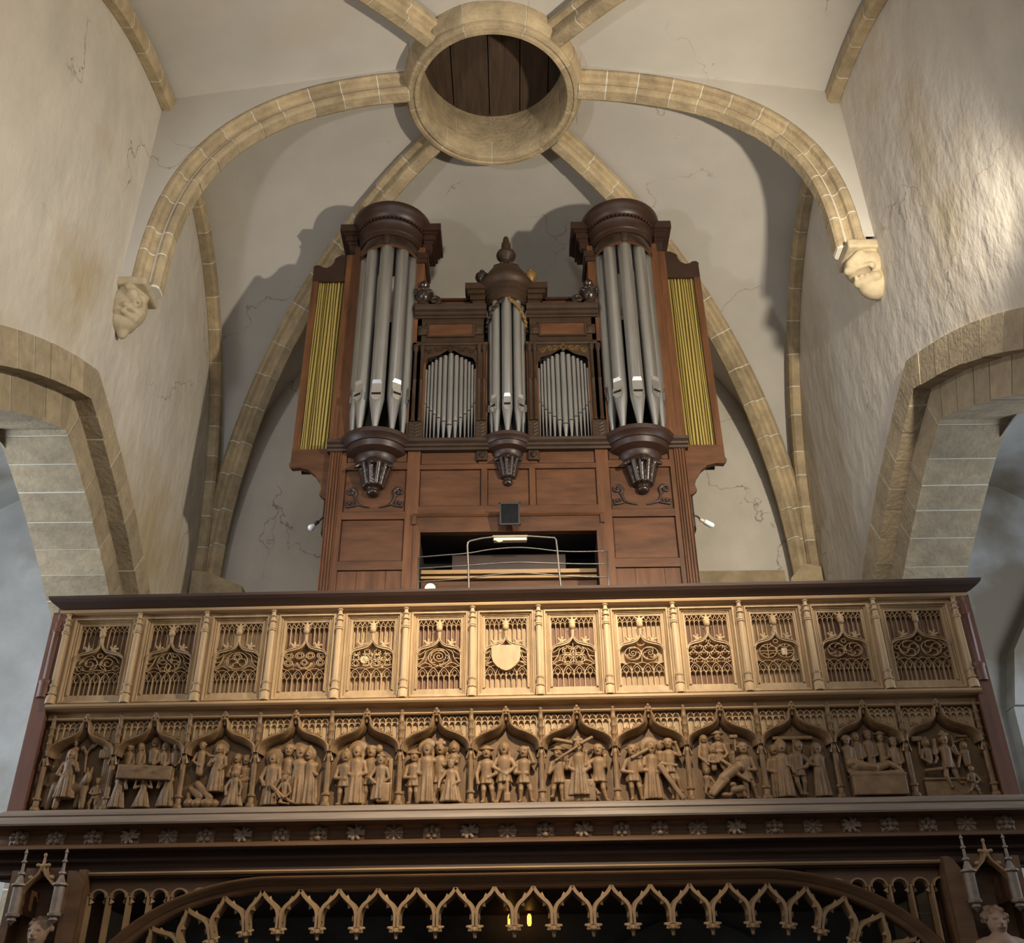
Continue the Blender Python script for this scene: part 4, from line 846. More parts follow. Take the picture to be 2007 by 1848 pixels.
for b in range(13):
    xa, xb = UB[b], UB[b + 1]; w = xb - xa; xc = (xa + xb) / 2; hw = w / 2 - 0.092
    pn = tag(part('tracery_panel', GAL), None)
    tag(pn, {6: 'panel with a plain shield', 5: 'panel with a single large spiral', 7: 'panel with four foiled circles'}.get(b))
    def pm(name, mb, mt, smooth=False): return mb.build(name, mt, pn, smooth)
    # frame: outer square, stepped mouldings, field round the tracery
    m = MB()
    def ring(x0, x1, z0, z1, t, ya, yb):       # bevelled rectangular ring of width t going from depth ya (outside) to yb (inside)
        o = [(x0, z0), (x1, z0), (x1, z1), (x0, z1)]; i = [(x0 + t, z0 + t), (x1 - t, z0 + t), (x1 - t, z1 - t), (x0 + t, z1 - t)]
        m.add([(x, ya, z) for x, z in o] + [(x, yb, z) for x, z in i], [(k, (k + 1) % 4, 4 + (k + 1) % 4, 4 + k) for k in range(4)])
    x0, x1, z0, z1 = xa, xb, 4.05, 4.765
    ring(x0, x1, z0, z1, 0.034, 0.0, 0.0)
    st = [(0.034, 0.008, 0.0, -0.012), (0.042, 0.008, -0.012, -0.012), (0.050, 0.006, -0.012, 0.012), (0.056, 0.008, 0.012, 0.006), (0.064, 0.006, 0.006, 0.024)]
    for a, t, ya, yb in st: ring(x0 + a, x1 - a, z0 + a * 0.42, z1 - a, t, ya, yb) if False else ring(x0 + a, x1 - a, 4.05 + a * 0.3, z1 - a, t, ya, yb)
    pm('frame', m, 'oak')
    m = MB(); fx = hw; fz0, fz1 = Z0, ZT; X0, X1, ZZ0, ZZ1 = xa + 0.066, xb - 0.066, 4.062, 4.702
    o = [(X0, ZZ0), (X1, ZZ0), (X1, ZZ1), (X0, ZZ1)]; i = [(xc - fx, fz0), (xc + fx, fz0), (xc + fx, fz1), (xc - fx, fz1)]
    m.add([(x, 0.024, z) for x, z in o] + [(x, 0.024, z) for x, z in i] + [(x, 0.074, z) for x, z in i], [(k, (k + 1) % 4, 4 + (k + 1) % 4, 4 + k) for k in range(4)] + [(4 + k, 4 + (k + 1) % 4, 8 + (k + 1) % 4, 8 + k) for k in range(4)])
    for t, (a0, a1) in enumerate(((xc - fx - 0.012, xc + fx + 0.012),)):
        m.ribbon([(a0, fz0 - 0.004), (a0, fz1 + 0.012), (a1, fz1 + 0.012), (a1, fz0 - 0.004)], 0.012, 0.0245, 0.016)
    pm('field', m, 'oak')
    m = MB(); m.box(xc - fx - 0.01, xc + fx + 0.01, 0.069, 0.079, fz0 - 0.01, fz1 + 0.01); pm('backing', m, 'oak_back' if b in RED else 'oak')
    # tracery
    m = MB(); YBK, YF = 0.070, 0.026; nl = max(4, round(2 * hw / 0.072)); p = 2 * hw / nl
    def rb(pts, wd=0.0095, yf=YF, top=0.45): m.ribbon([(xc + x, Z0 + z) for x, z in pts], wd, YBK, yf, top)
    for k in range(2 * nl + 1): rb([(-hw + k * p / 2, 0.0), (-hw + k * p / 2, 0.098)], 0.011 if k % 2 == 0 else 0.007, YF + (0 if k % 2 == 0 else 0.006))
    for k in range(2 * nl): rb(arc(-hw + (k + 0.5) * p / 2, 0.094, p * 0.19, 0, 180, 6), 0.006, YF + 0.008)
    for k in range(-1, nl + 1):
        x = -hw + k * p
        for q, a0, a1 in ((1, 0, 88), (-1, 180, 92)):
            pts = [(x + (p if q < 0 else 0) + p * 0.98 * math.cos(math.radians(lerp(a0, a1, i / 10))), 0.098 + 0.078 * math.sin(math.radians(lerp(a0, a1, i / 10)))) for i in range(11)]
            for run in clip(pts, lambda t: abs(t[0]) <= hw + 1e-4): rb(run, 0.008)
        if 0 <= k < nl:
            for run in clip(cr([(x + p / 2, 0.098), (x + p * 0.26, 0.125), (x + p / 2, 0.15)], 5), lambda t: True): rb(run, 0.006, YF + 0.006)
            for run in clip(cr([(x + p / 2, 0.098), (x + p * 0.74, 0.125), (x + p / 2, 0.15)], 5), lambda t: True): rb(run, 0.006, YF + 0.006)
    # ogee arch line
    half = [(hw + 0.004, 0.0)] + cr([(hw + 0.004, 0.258), (hw * 0.97, 0.286), (hw * 0.80, 0.308), (hw * 0.50, 0.320), (hw * 0.24, 0.335), (hw * 0.08, 0.360), (0, 0.390)], 5)
    zx = sorted([(x, z) for x, z in half[1:]])
    def arch_at(x):
        x = abs(x)
        for (xa_, za_), (xb_, zb_) in zip(zx[:-1], zx[1:]):
            if xa_ <= x <= xb_: return lerp(za_, zb_, (x - xa_) / max(1e-9, xb_ - xa_))
        return 0.255
    ins = lambda t: abs(t[0]) < hw and 0.172 < t[1] < arch_at(t[0]) - 0.004
    for pts in feature(b, hw):
        pts = [(x, 0.172 + (z - 0.172) * 0.84) for x, z in pts]
        if len(pts) < 4: pts = sum([dens(pts[i], pts[i + 1], 5)[:-1] for i in range(len(pts) - 1)], []) + [pts[-1]]
        for run in clip(pts, ins): rb(run, 0.009)
    # lights above the arch
    nm = max(8, round(2 * hw / 0.036)); p2 = 2 * hw / nm
    for k in range(nm + 1):
        x = -hw + k * p2; z0 = arch_at(x) if abs(x) > 0.02 else 0.40
        if abs(x) > 0.026: rb([(x, z0), (x, 0.498)], 0.0075, YF + 0.004)
    for k in range(nm):
        x = -hw + (k + 0.5) * p2
        if abs(x) < 0.03: continue
        rb(arc(x, 0.488, p2 * 0.46, 0, 180, 6), 0.007, YF + 0.003); rb([(x - p2 / 2, 0.505), (x - p2 * 0.2, 0.525), (x, 0.541)], 0.007, YF + 0.003); rb([(x + p2 / 2, 0.505), (x + p2 * 0.2, 0.525), (x, 0.541)], 0.007, YF + 0.003)
    rb([(-hw, 0.546), (hw, 0.546)], 0.010)
    pm('tracery', m, 'oak')
    m = MB(); pts = [(xc + x, Z0 + z) for x, z in half] + [(xc - x, Z0 + z) for x, z in half[::-1][1:]]
    m.ribbon(pts, 0.020, 0.068, 0.010, 0.4); m.ribbon([(x, z + 0.011) for x, z in pts[1:-1]], 0.008, 0.068, 0.004, 0.6); pm('ogee_arch', m, 'oak')
    # crockets and leafy finial
    P = [('c', (xc, 0.022, Z0 + 0.375), (xc, 0.012, Z0 + 0.435), 0.011, 0.015), ('e', (xc, 0.002, Z0 + 0.465), (0.024, 0.023, 0.029)), ('c', (xc, 0.008, Z0 + 0.50), (xc, 0.012, Z0 + 0.54), 0.014, 0.006)]
    for q in (-1, 1):
        P += [('c', (xc + q * 0.006, 0.006, Z0 + 0.505), (xc + q * 0.036, 0.008, Z0 + 0.528), 0.009, 0.006), ('c', (xc + q * 0.01, 0.004, Z0 + 0.497), (xc + q * 0.026, 0.0, Z0 + 0.49), 0.008, 0.005)]
        cx, cz = xc + q * hw * 0.55, Z0 + arch_at(hw * 0.55) + 0.012
        Q = [('c', (cx + q * 0.025, 0.026, cz - 0.004), (cx - q * 0.008, 0.018, cz + 0.014), 0.008, 0.011)]
        for an in (20, 75, 130): Q.append(('c', (cx, 0.02, cz + 0.014), (cx + 0.033 * math.cos(math.radians(an)), 0.012, cz + 0.014 + 0.033 * math.sin(math.radians(an))), 0.009, 0.009))
        pm('crocket', solid(Q, 0.0042, 0.004), 'oak', 'all')
    pm('finial', solid(P, 0.0042, 0.004), 'oak', 'all')
    if b == 6:
        sh = [(-0.103, 0.352), (0.103, 0.352), (0.103, 0.26), (0.092, 0.215), (0.066, 0.178), (0.032, 0.150), (0, 0.138), (-0.032, 0.150), (-0.066, 0.178), (-0.092, 0.215), (-0.103, 0.26)]
        m = MB(); m.prism_y([(xc + x * 1.05, Z0 + 0.13 + (z - 0.141) * 0.93) for x, z in sh][::-1], 0.008, 0.06); pm('shield', m, 'oak')
    if b == 4: m = MB(); m.prism_y(circ(xc - 0.055, Z0 + 0.24, 0.03, 14)[:-1][::-1], 0.03, 0.06); pm('plate', m, 'oak_pale')
    if b == 10: m = MB(); m.box(xc + 0.035, xc + 0.075, 0.026, 0.06, Z0 + 0.215, Z0 + 0.265); pm('plate', m, 'oak_pale')
# buttress shafts between the panels
def shaft_mb():
    m = MB(); y = -0.030; m.box(-0.020, 0.020, -0.028, 0.02, 4.05, 4.62)
    m.lathe([(0.036, 4.05), (0.036, 4.105), (0.030, 4.112), (0.024, 4.118), (0.033, 4.122), (0.034, 4.132), (0.026, 4.138), (0.025, 4.175), (0.030, 4.18), (0.031, 4.192), (0.023, 4.20), (0.0215, 4.585), (0.029, 4.59), (0.029, 4.598), (0.024, 4.601), (0.029, 4.605), (0.029, 4.612), (0.020, 4.622)], 0, y, 8, 22.5, 382.5)
    pr = [(0.020, 4.622)]
    for k in range(4): z = 4.628 + k * 0.042; r = 0.023 - k * 0.0028; pr += [(r, z), (r * 0.78, z + 0.026), (r * 1.28, z + 0.034), (r * 1.15, z + 0.040)]
    pr += [(0.010, 4.79), (0.014, 4.796), (0.007, 4.803), (0.004, 4.812), (0, 4.82)]
    m.lathe(pr, 0, y, 8, 22.5, 382.5); return m
sm = shaft_mb().mesh('buttress_shaft', 'oak', True)
for x in UB: o = link('buttress_shaft', sm, GAL); o.location.x = x
# end posts and returns to the wall
for s, x in ((-1, -3.455), (1, 3.365)):
    m = MB(); m.box(x - 0.055, x + 0.055, -0.035, 0.12, 3.285, 4.77); gm('end_post', m, 'oak_red')
    m = MB(); m.lathe([(0.045, 4.10), (0.045, 4.20), (0.05, 4.21), (0.05, 4.225), (0.042, 4.235)], x, -0.02, 10); m.lathe([(0.03, 4.235), (0.03, 4.60), (0.038, 4.61), (0.036, 4.625), (0.026, 4.64), (0.03, 4.68), (0.018, 4.70), (0.024, 4.74), (0.01, 4.79)], x, -0.02, 8); gm('end_shaft', m, 'oak_red', None, True)
    m = MB(); m.box(x - 0.04, x + 0.04, 0.12, 1.55, 3.30, 4.76); gm('return_panel', m, 'oak_red')
    m = MB(); m.prism_x([(0.10, 4.75), (0.10, 4.865), (1.6, 4.865), (1.6, 4.75)], x - 0.09, x + 0.09); gm('return_rail', m, 'oak_screen')
# ------------------------------------------------------------------ lower register: niches
LB = [-3.335, -2.846, -2.342, -1.836, -1.315, -0.811, -0.312, 0.185, 0.703, 1.206, 1.722, 2.231, 2.731, 3.275]
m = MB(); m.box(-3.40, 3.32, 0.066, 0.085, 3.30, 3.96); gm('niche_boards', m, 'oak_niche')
m = MB(); m.prism_x([(0.06, 3.95), (-0.005, 3.95), (-0.012, 3.942), (-0.005, 3.934), (0.06, 3.934)], -3.38, 3.31); gm('frieze_bead', m, 'oak_rail')
def fig(x, z0, Hh, robe=0, arms=(), head='hair', y=0.02, lean=0.0, beard=0, legs=None, body=1.0, hood=None, nobody=0, face=0, low=None, tilt=0, kneel=0):
    """a carved relief figure as one continuous surface: head with features, torso, arms, legs or robe"""
    P = []; U = Hh; sx = x + lean * U * 0.7; yy = y
    hz = z0 + 0.885 * U; hx = x + lean * U * 0.9 + tilt * U; hr = 0.097 * U; hy = yy - 0.012
    P += [('e', (hx, hy, hz), (hr * 0.82, hr * 0.95, hr * 1.12)), ('e', (hx + face * hr * 0.45, hy - hr * 0.92, hz - hr * 0.10), (hr * 0.18, hr * 0.28, hr * 0.34)), ('e', (hx, hy - hr * 0.35, hz - hr * 0.62), (hr * 0.5, hr * 0.5, hr * 0.48))]
    if not nobody:
        P += [('c', (hx, yy, hz - hr), (sx, yy, z0 + 0.74 * U), 0.05 * U, 0.05 * U)]
        zt = z0 + (0.42 if low is None else low) * U
        P += [('c', (sx - 0.085 * U * body, yy, z0 + 0.705 * U), (sx + 0.085 * U * body, yy, z0 + 0.705 * U), 0.062 * U, 0.062 * U), ('c', (sx, yy, z0 + 0.68 * U), (x + lean * U * 0.35, yy, zt), 0.115 * U * body, 0.095 * U * body)]
        if robe: P += [('r', (x + lean * U * 0.35, yy, z0 + 0.60 * U), (x, yy, z0 + 0.02 * U), 0.115 * U * body, robe * U, 9, 0.16)]
        for a in arms:
            q = a[0]; sh = (sx + q * 0.125 * U * body, yy - 0.005, z0 + 0.70 * U); el = (x + a[1] * U, yy - 0.016, z0 + a[2] * U); ha = (x + a[3] * U, yy - 0.028, z0 + a[4] * U)
            P += [('c', sh, el, 0.048 * U, 0.040 * U), ('c', el, ha, 0.039 * U, 0.030 * U), ('e', ha, (0.036 * U, 0.034 * U, 0.036 * U))]
        if legs is not None:
            for L in legs:
                hp = (x + lean * U * 0.35 + L[0] * 0.055 * U, yy, zt); kn = (x + L[1] * U, yy - 0.012, z0 + L[2] * U); ft = (x + L[3] * U, yy - 0.006, z0 + L[4] * U)
                P += [('c', hp, kn, 0.066 * U, 0.046 * U), ('c', kn, ft, 0.044 * U, 0.030 * U), ('c', ft, (ft[0] + L[0] * 0.03 * U, ft[1] - 0.022, ft[2] - 0.012 * U), 0.028 * U, 0.022 * U)]
            P += [('r', (x + lean * U * 0.35, yy, z0 + 0.52 * U), (x + lean * U * 0.25, yy, z0 + 0.33 * U), 0.10 * U, 0.135 * U, 8, 0.10)] if low is None and not kneel else []
    if head == 'hair': P += [('e', (hx, hy + hr * 0.35, hz + hr * 0.18), (hr * 1.08, hr * 0.95, hr * 1.08)), ('c', (hx - hr * 0.9, hy + hr * 0.3, hz), (hx - hr * 0.95, hy + hr * 0.3, hz - hr * 1.1), hr * 0.32, hr * 0.3), ('c', (hx + hr * 0.9, hy + hr * 0.3, hz), (hx + hr * 0.95, hy + hr * 0.3, hz - hr * 1.1), hr * 0.32, hr * 0.3)]
    elif head == 'helm': P += [('e', (hx, hy + hr * 0.1, hz + hr * 0.45), (hr * 1.05, hr * 1.05, hr * 0.85)), ('c', (hx - hr * 1.1, hy - hr * 0.2, hz + hr * 0.3), (hx + hr * 1.1, hy - hr * 0.2, hz + hr * 0.3), hr * 0.24)]
    elif head == 'hat': P += [('e', (hx, hy, hz + hr * 0.65), (hr * 1.45, hr * 1.1, hr * 0.36)), ('e', (hx, hy, hz + hr * 0.95), (hr * 0.8, hr * 0.8, hr * 0.5))]
    elif head == 'crown': P += [('b', (hx, hy, hz + hr * 0.85), (hr * 0.95, hr * 0.85, hr * 0.34), hr * 0.2), ('e', (hx, hy, hz + hr * 1.35), (hr * 0.55, hr * 0.5, hr * 0.5)), ('e', (hx, hy + hr * 0.4, hz), (hr * 1.0, hr * 0.8, hr * 1.1))]
    elif head == 'hood': P += [('e', (hx, hy + hr * 0.45, hz + hr * 0.1), (hr * 1.28, hr * 0.95, hr * 1.5)), ('e', (hx, hy + hr * 0.3, hz + hr * 1.3), (hr * 0.5, hr * 0.5, hr * 0.6))]
    elif head == 'cap': P += [('e', (hx, hy + hr * 0.1, hz + hr * 0.6), (hr * 1.05, hr, hr * 0.6))]
    elif head == 'halo': P += [('e', (hx + face * -hr * 0.5, hy + hr * 1.0, hz + hr * 0.5), (hr * 1.75, hr * 0.4, hr * 1.75)), ('e', (hx, hy + hr * 0.35, hz + hr * 0.2), (hr * 1.05, hr * 0.9, hr * 1.05)), ('c', (hx - hr * 0.9, hy + hr * 0.3, hz), (hx - hr * 0.95, hy + hr * 0.3, hz - hr * 1.0), hr * 0.3), ('c', (hx + hr * 0.9, hy + hr * 0.3, hz), (hx + hr * 0.95, hy + hr * 0.3, hz - hr * 1.0), hr * 0.3)]
    if beard: P += [('c', (hx, hy - hr * 0.55, hz - hr * 0.7), (hx, hy - hr * 0.5, hz - hr * 1.35), hr * 0.42, hr * 0.22)]
    for q in (-1, 1): P.append(('x', (hx + face * hr * 0.4 + q * hr * 0.34, hy - hr * 0.98, hz + hr * 0.12), (hr * 0.19, hr * 0.22, hr * 0.12)))
    P.append(('x', (hx + face * hr * 0.4, hy - hr * 0.92, hz - hr * 0.52), (hr * 0.30, hr * 0.2, hr * 0.07)))
    return P
ST = lambda w=0.06: [(-1, -w, 0.23, -w * 1.15, 0.03), (1, w, 0.23, w * 1.15, 0.03)]     # standing legs
FOLD = [(-1, -0.17, 0.52, -0.03, 0.47), (1, 0.17, 0.52, 0.03, 0.47)]                     # hands folded in front
def prop(*p): return ('prop', list(p))
def scene_of(b, c):
    B0 = 3.303; F = []
    f = lambda dx, *a, **k: F.append(('figure', fig(c + dx, *a, **k)))
    def pr(name, *p): F.append((name, [(q[0],) + tuple((c + v[0], v[1], B0 + v[2]) if isinstance(v, tuple) and i == 0 or (q[0] == 'c' and isinstance(v, tuple)) else v for i, v in enumerate(q[1:])) for q in p]))
    if b == 0:
        f(-0.055, B0 + 0.065, 0.32, robe=0.19, arms=[(1, 0.20, 0.55, 0.14, 0.66), (-1, -0.2, 0.5, -0.02, 0.42)], head='hair', beard=1, y=0.0)
        pr('donkey', ('c', (-0.11, 0.035, 0.14), (0.05, 0.03, 0.14), 0.045, 0.042), ('c', (0.05, 0.02, 0.15), (0.075, 0.01, 0.205), 0.034, 0.026), ('e', (0.085, -0.012, 0.195), (0.022, 0.026, 0.042)), ('c', (-0.13, 0.02, 0.15), (-0.16, 0.02, 0.02), 0.03, 0.018), ('c', (-0.08, 0.0, 0.14), (-0.10, 0.0, 0.02), 0.03, 0.018), ('c', (0.06, 0.02, 0.15), (0.07, 0.01, 0.02), 0.03, 0.018), ('c', (0.03, 0.03, 0.13), (0.02, 0.03, 0.03), 0.022, 0.015), ('c', (0.07, 0.01, 0.225), (0.06, 0.01, 0.265), 0.011, 0.006), ('c', (0.09, 0.005, 0.225), (0.095, 0.005, 0.265), 0.011, 0.006))
        pr('gate_tower', ('b', (0.19, 0.035, 0.20), (0.03, 0.03, 0.20), 0.006), ('b', (0.175, 0.03, 0.35), (0.05, 0.035, 0.03), 0.008), ('b', (0.15, 0.035, 0.40), (0.014, 0.02, 0.025), 0.004), ('b', (0.20, 0.035, 0.40), (0.014, 0.02, 0.025), 0.004))
        f(0.145, B0, 0.20, robe=0, arms=FOLD, head='cap', legs=[(-1, -0.15, 0.2, -0.12, 0.0), (1, 0.05, 0.2, 0.08, 0.0)]); f(-0.06, B0 + 0.24, 0.22, arms=[], head='hat', y=0.045)
        pr('branches', ('c', (0.02, 0.035, 0.36), (0.06, 0.035, 0.42), 0.010), ('c', (0.02, 0.035, 0.36), (0.0, 0.03, 0.41), 0.010), ('c', (0.06, 0.035, 0.40), (0.10, 0.035, 0.44), 0.008), ('e', (0.0, 0.03, 0.40), (0.018, 0.015, 0.022)), ('c', (0.02, 0.04, 0.36), (0.03, 0.04, 0.24), 0.010))
        f(-0.175, B0 + 0.02, 0.29, robe=0.13, arms=FOLD, head='hood', y=0.05)
    elif b == 1:
        for i, dx in enumerate((-0.155, -0.085, 0.01, 0.085, 0.16)): f(dx, B0 + 0.155, 0.28 if i != 2 else 0.31, arms=[(1, 0.15, 0.5, 0.06, 0.42)], head='hair', y=0.05, beard=i % 2, low=0.5)
        pr('table', ('b', (0.0, -0.005, 0.215), (0.175, 0.05, 0.045), 0.006, -3), ('e', (-0.05, -0.05, 0.235), (0.05, 0.012, 0.018)), ('e', (0.06, -0.05, 0.22), (0.03, 0.012, 0.018)), ('e', (0.0, -0.05, 0.25), (0.03, 0.012, 0.012)))
        f(-0.165, B0 + 0.0, 0.245, robe=0.20, arms=[(1, 0.22, 0.5, 0.2, 0.72)], head='hair', face=0.6, y=0.0); f(0.0, B0, 0.20, robe=0.26, arms=[(-1, -0.28, 0.62, -0.22, 0.9), (1, 0.28, 0.62, 0.22, 0.9)], head='hair', y=-0.005); f(0.155, B0, 0.25, robe=0.22, arms=[(-1, -0.24, 0.5, -0.2, 0.7)], head='hair', face=-0.6, y=0.0)
    elif b == 2:
        f(-0.13, B0 + 0.17, 0.25, arms=[(1, 0.26, 0.62, 0.42, 0.6), (-1, -0.2, 0.5, 0.0, 0.38)], head='helm', face=0.4, low=0.2); f(-0.01, B0 + 0.09, 0.32, robe=0.16, arms=[(-1, -0.18, 0.55, -0.12, 0.62), (1, 0.16, 0.55, 0.06, 0.46)], head='halo')
        f(0.11, B0 + 0.04, 0.31, arms=FOLD, head='hair', face=-0.3, y=0.045); f(0.17, B0 + 0.02, 0.32, robe=0.12, arms=FOLD, head='cap', y=0.05); f(0.12, B0, 0.235, robe=0.26, arms=[(-1, -0.22, 0.52, -0.18, 0.30), (1, 0.22, 0.52, 0.2, 0.3)], head='hood', y=0.0)
        pr('rocks', ('e', (-0.17, 0.02, 0.03), (0.035, 0.04, 0.035)), ('e', (-0.11, 0.0, 0.025), (0.035, 0.04, 0.03)), ('e', (-0.05, 0.0, 0.025), (0.04, 0.04, 0.03)), ('e', (0.0, 0.01, 0.025), (0.035, 0.03, 0.028)), ('e', (-0.18, 0.03, 0.08), (0.022, 0.025, 0.035)), ('c', (-0.17, 0.02, 0.12), (-0.10, 0.01, 0.07), 0.02, 0.025), ('c', (-0.13, 0.02, 0.15), (-0.03, 0.0, 0.06), 0.024, 0.02))
    elif b == 3:
        f(-0.125, B0, 0.345, robe=0.16, arms=[(-1, -0.2, 0.52, -0.12, 0.38), (1, 0.16, 0.5, 0.1, 0.36)], head='halo', beard=1); f(-0.03, B0 + 0.02, 0.38, arms=[(-1, -0.16, 0.52, 0.05, 0.5), (1, 0.16, 0.52, 0.08, 0.3)], head='helm', y=0.045, legs=ST())
        f(0.055, B0, 0.385, robe=0.145, arms=[(1, 0.2, 0.58, 0.3, 0.5)], head='halo', face=0.4, beard=1); f(0.125, B0, 0.365, robe=0.16, arms=[(-1, -0.14, 0.55, -0.22, 0.6)], head='hood', face=-0.5, tilt=-0.04)
        f(-0.025, B0 + 0.0, 0.19, arms=[(-1, -0.24, 0.42, -0.1, 0.25), (1, 0.24, 0.42, 0.1, 0.25)], head='cap', y=-0.02, legs=[(-1, -0.1, 0.1, 0.2, 0.05), (1, 0.25, 0.12, 0.45, 0.05)], low=0.25, kneel=1)
        pr('club_and_lantern', ('c', (-0.115, -0.03, 0.125), (-0.02, -0.035, 0.045), 0.016, 0.010), ('b', (-0.085, -0.02, 0.035), (0.018, 0.016, 0.03), 0.004), ('xb', (-0.085, -0.035, 0.035), (0.008, 0.01, 0.016), 0.002), ('e', (-0.085, -0.02, 0.07), (0.02, 0.018, 0.010)))
    elif b == 4:
        f(-0.125, B0, 0.345, arms=[(-1, -0.18, 0.5, 0.02, 0.47), (1, 0.16, 0.55, 0.24, 0.55)], head='hood', face=0.5, legs=ST(0.07)); f(-0.05, B0, 0.385, robe=0.17, arms=FOLD, head='halo', beard=1); f(0.04, B0, 0.385, arms=[(1, 0.18, 0.58, 0.3, 0.74), (-1, -0.15, 0.5, -0.02, 0.45)], head='cap', y=0.04, legs=ST(0.06))
        f(0.115, B0 + 0.02, 0.29, robe=0.19, arms=[(-1, -0.24, 0.5, -0.12, 0.38), (1, 0.2, 0.48, 0.02, 0.36)], head='crown', beard=1, y=-0.005); pr('throne', ('b', (0.175, 0.03, 0.145), (0.014, 0.03, 0.145), 0.004), ('b', (0.14, 0.0, 0.07), (0.04, 0.04, 0.06), 0.008), ('e', (0.09, 0.03, 0.36), (0.025, 0.02, 0.03)))
    elif b == 5:
        f(-0.14, B0, 0.335, arms=[(-1, -0.18, 0.5, 0.02, 0.48), (1, 0.2, 0.52, 0.28, 0.45)], head='hat', face=0.3, legs=ST(0.06)); f(-0.055, B0, 0.39, robe=0.16, arms=[(1, 0.28, 0.62, 0.5, 0.66), (-1, -0.16, 0.5, 0.02, 0.44)], head='halo', beard=1); f(0.03, B0, 0.395, arms=[(1, 0.17, 0.5, 0.05, 0.5)], head='crown', y=0.035, legs=ST(0.05))
        f(0.12, B0 + 0.08, 0.31, robe=0.12, arms=[(-1, -0.18, 0.6, -0.14, 0.75)], head='hood', y=0.03); f(0.105, B0 + 0.0, 0.275, robe=0.24, arms=[(-1, -0.26, 0.5, -0.28, 0.33), (1, 0.2, 0.48, 0.05, 0.40)], head='cap', beard=1, y=-0.005)
    elif b == 6:
        f(-0.13, B0, 0.355, arms=[(-1, -0.18, 0.5, -0.15, 0.34), (1, 0.19, 0.52, 0.02, 0.43)], head='hat', legs=[(-1, -0.05, 0.23, -0.06, 0.03), (1, 0.10, 0.24, 0.12, 0.03)]); f(-0.015, B0, 0.385, arms=[(-1, -0.19, 0.58, 0.0, 0.47), (1, 0.19, 0.58, 0.04, 0.45)], head='hair', beard=1, legs=[(-1, -0.06, 0.23, -0.12, 0.02), (1, 0.03, 0.23, 0.02, 0.02)])
        f(0.115, B0, 0.355, arms=[(1, 0.18, 0.70, 0.08, 0.95), (-1, -0.16, 0.52, 0.06, 0.5)], head='helm', face=-0.5, legs=[(-1, -0.06, 0.23, -0.07, 0.03), (1, 0.12, 0.22, 0.14, 0.03)])
        pr('column', ('c', (0.005, -0.005, 0.13), (0.005, -0.005, 0.045), 0.012), ('b', (0.005, -0.005, 0.03), (0.02, 0.02, 0.026), 0.006), ('e', (0.005, -0.005, 0.055), (0.018, 0.018, 0.010)))
    elif b == 7:
        f(-0.135, B0, 0.345, arms=[(-1, -0.18, 0.52, 0.0, 0.68), (1, 0.16, 0.6, 0.18, 0.74)], head='hat', face=0.5, legs=[(-1, -0.1, 0.24, -0.12, 0.10), (1, 0.05, 0.24, 0.06, 0.02)]); f(0.0, B0 + 0.03, 0.365, robe=0.20, arms=[(-1, -0.19, 0.5, -0.02, 0.40), (1, 0.19, 0.5, 0.03, 0.38)], head='crown', beard=1); f(0.13, B0, 0.36, arms=[(-1, -0.24, 0.62, -0.22, 0.86), (1, 0.1, 0.6, 0.12, 0.78)], head='helm', face=-0.4, legs=[(-1, -0.16, 0.28, -0.02, 0.14), (1, 0.06, 0.22, 0.12, 0.02)])
        pr('staves', ('c', (-0.15, -0.03, 0.25), (-0.01, -0.035, 0.335), 0.009), ('c', (0.02, -0.02, 0.36), (0.09, -0.02, 0.395), 0.012), ('c', (-0.16, 0.02, 0.40), (-0.04, 0.0, 0.37), 0.014)); pr('seat', ('b', (0.0, 0.03, 0.07), (0.10, 0.035, 0.07), 0.01))
    elif b == 8:
        f(-0.125, B0, 0.355, arms=[(-1, -0.2, 0.52, -0.02, 0.48), (1, 0.14, 0.52, 0.2, 0.62)], head='helm', face=0.4, legs=[(-1, -0.05, 0.23, -0.04, 0.03), (1, 0.10, 0.24, 0.13, 0.03)]); f(-0.005, B0, 0.375, robe=0.17, arms=[(-1, -0.16, 0.5, 0.14, 0.46), (1, 0.2, 0.52, 0.25, 0.44)], head='halo', face=0.3, beard=1, lean=0.02)
        f(0.115, B0 + 0.06, 0.33, arms=[(1, 0.22, 0.66, 0.14, 0.9), (-1, -0.16, 0.5, 0.12, 0.46)], head='helm', face=-0.5, legs=[(-1, 0.05, 0.22, 0.02, -0.14), (1, 0.14, 0.2, 0.18, -0.02)]); f(0.055, B0 + 0.14, 0.22, arms=[], head='cap', y=0.01, low=0.5)
        pr('cross', ('c', (-0.13, -0.03, 0.26), (0.07, 0.02, 0.37), 0.013), ('b', (0.11, -0.03, 0.105), (0.014, 0.012, 0.13), 0.003, 33))
    elif b == 9:
        f(-0.125, B0 + 0.15, 0.26, arms=[(1, 0.2, 0.45, 0.3, 0.3), (-1, -0.16, 0.45, 0.05, 0.25)], head='hair', low=0.1); f(-0.03, B0 + 0.14, 0.29, arms=[(-1, -0.18, 0.55, 0.06, 0.55), (1, 0.18, 0.5, 0.1, 0.42)], head='hat', legs=[(-1, 0.06, 0.2, 0.12, 0.02), (1, 0.14, 0.18, 0.2, 0.0)], y=0.03); f(0.125, B0, 0.355, arms=[(-1, -0.2, 0.62, -0.2, 0.80), (1, 0.18, 0.5, 0.06, 0.5)], head='helm', legs=[(-1, -0.02, 0.24, 0.0, 0.03), (1, 0.12, 0.22, 0.16, 0.02)])
        f(-0.13, B0, 0.19, arms=[(1, 0.26, 0.45, 0.35, 0.3)], head='cap', y=0.0, legs=[(-1, -0.1, 0.2, 0.05, 0.05), (1, 0.15, 0.25, 0.1, 0.03)], kneel=1); f(-0.075, B0 + 0.13, 0.20, arms=FOLD, head='hood', y=0.01, low=0.3)
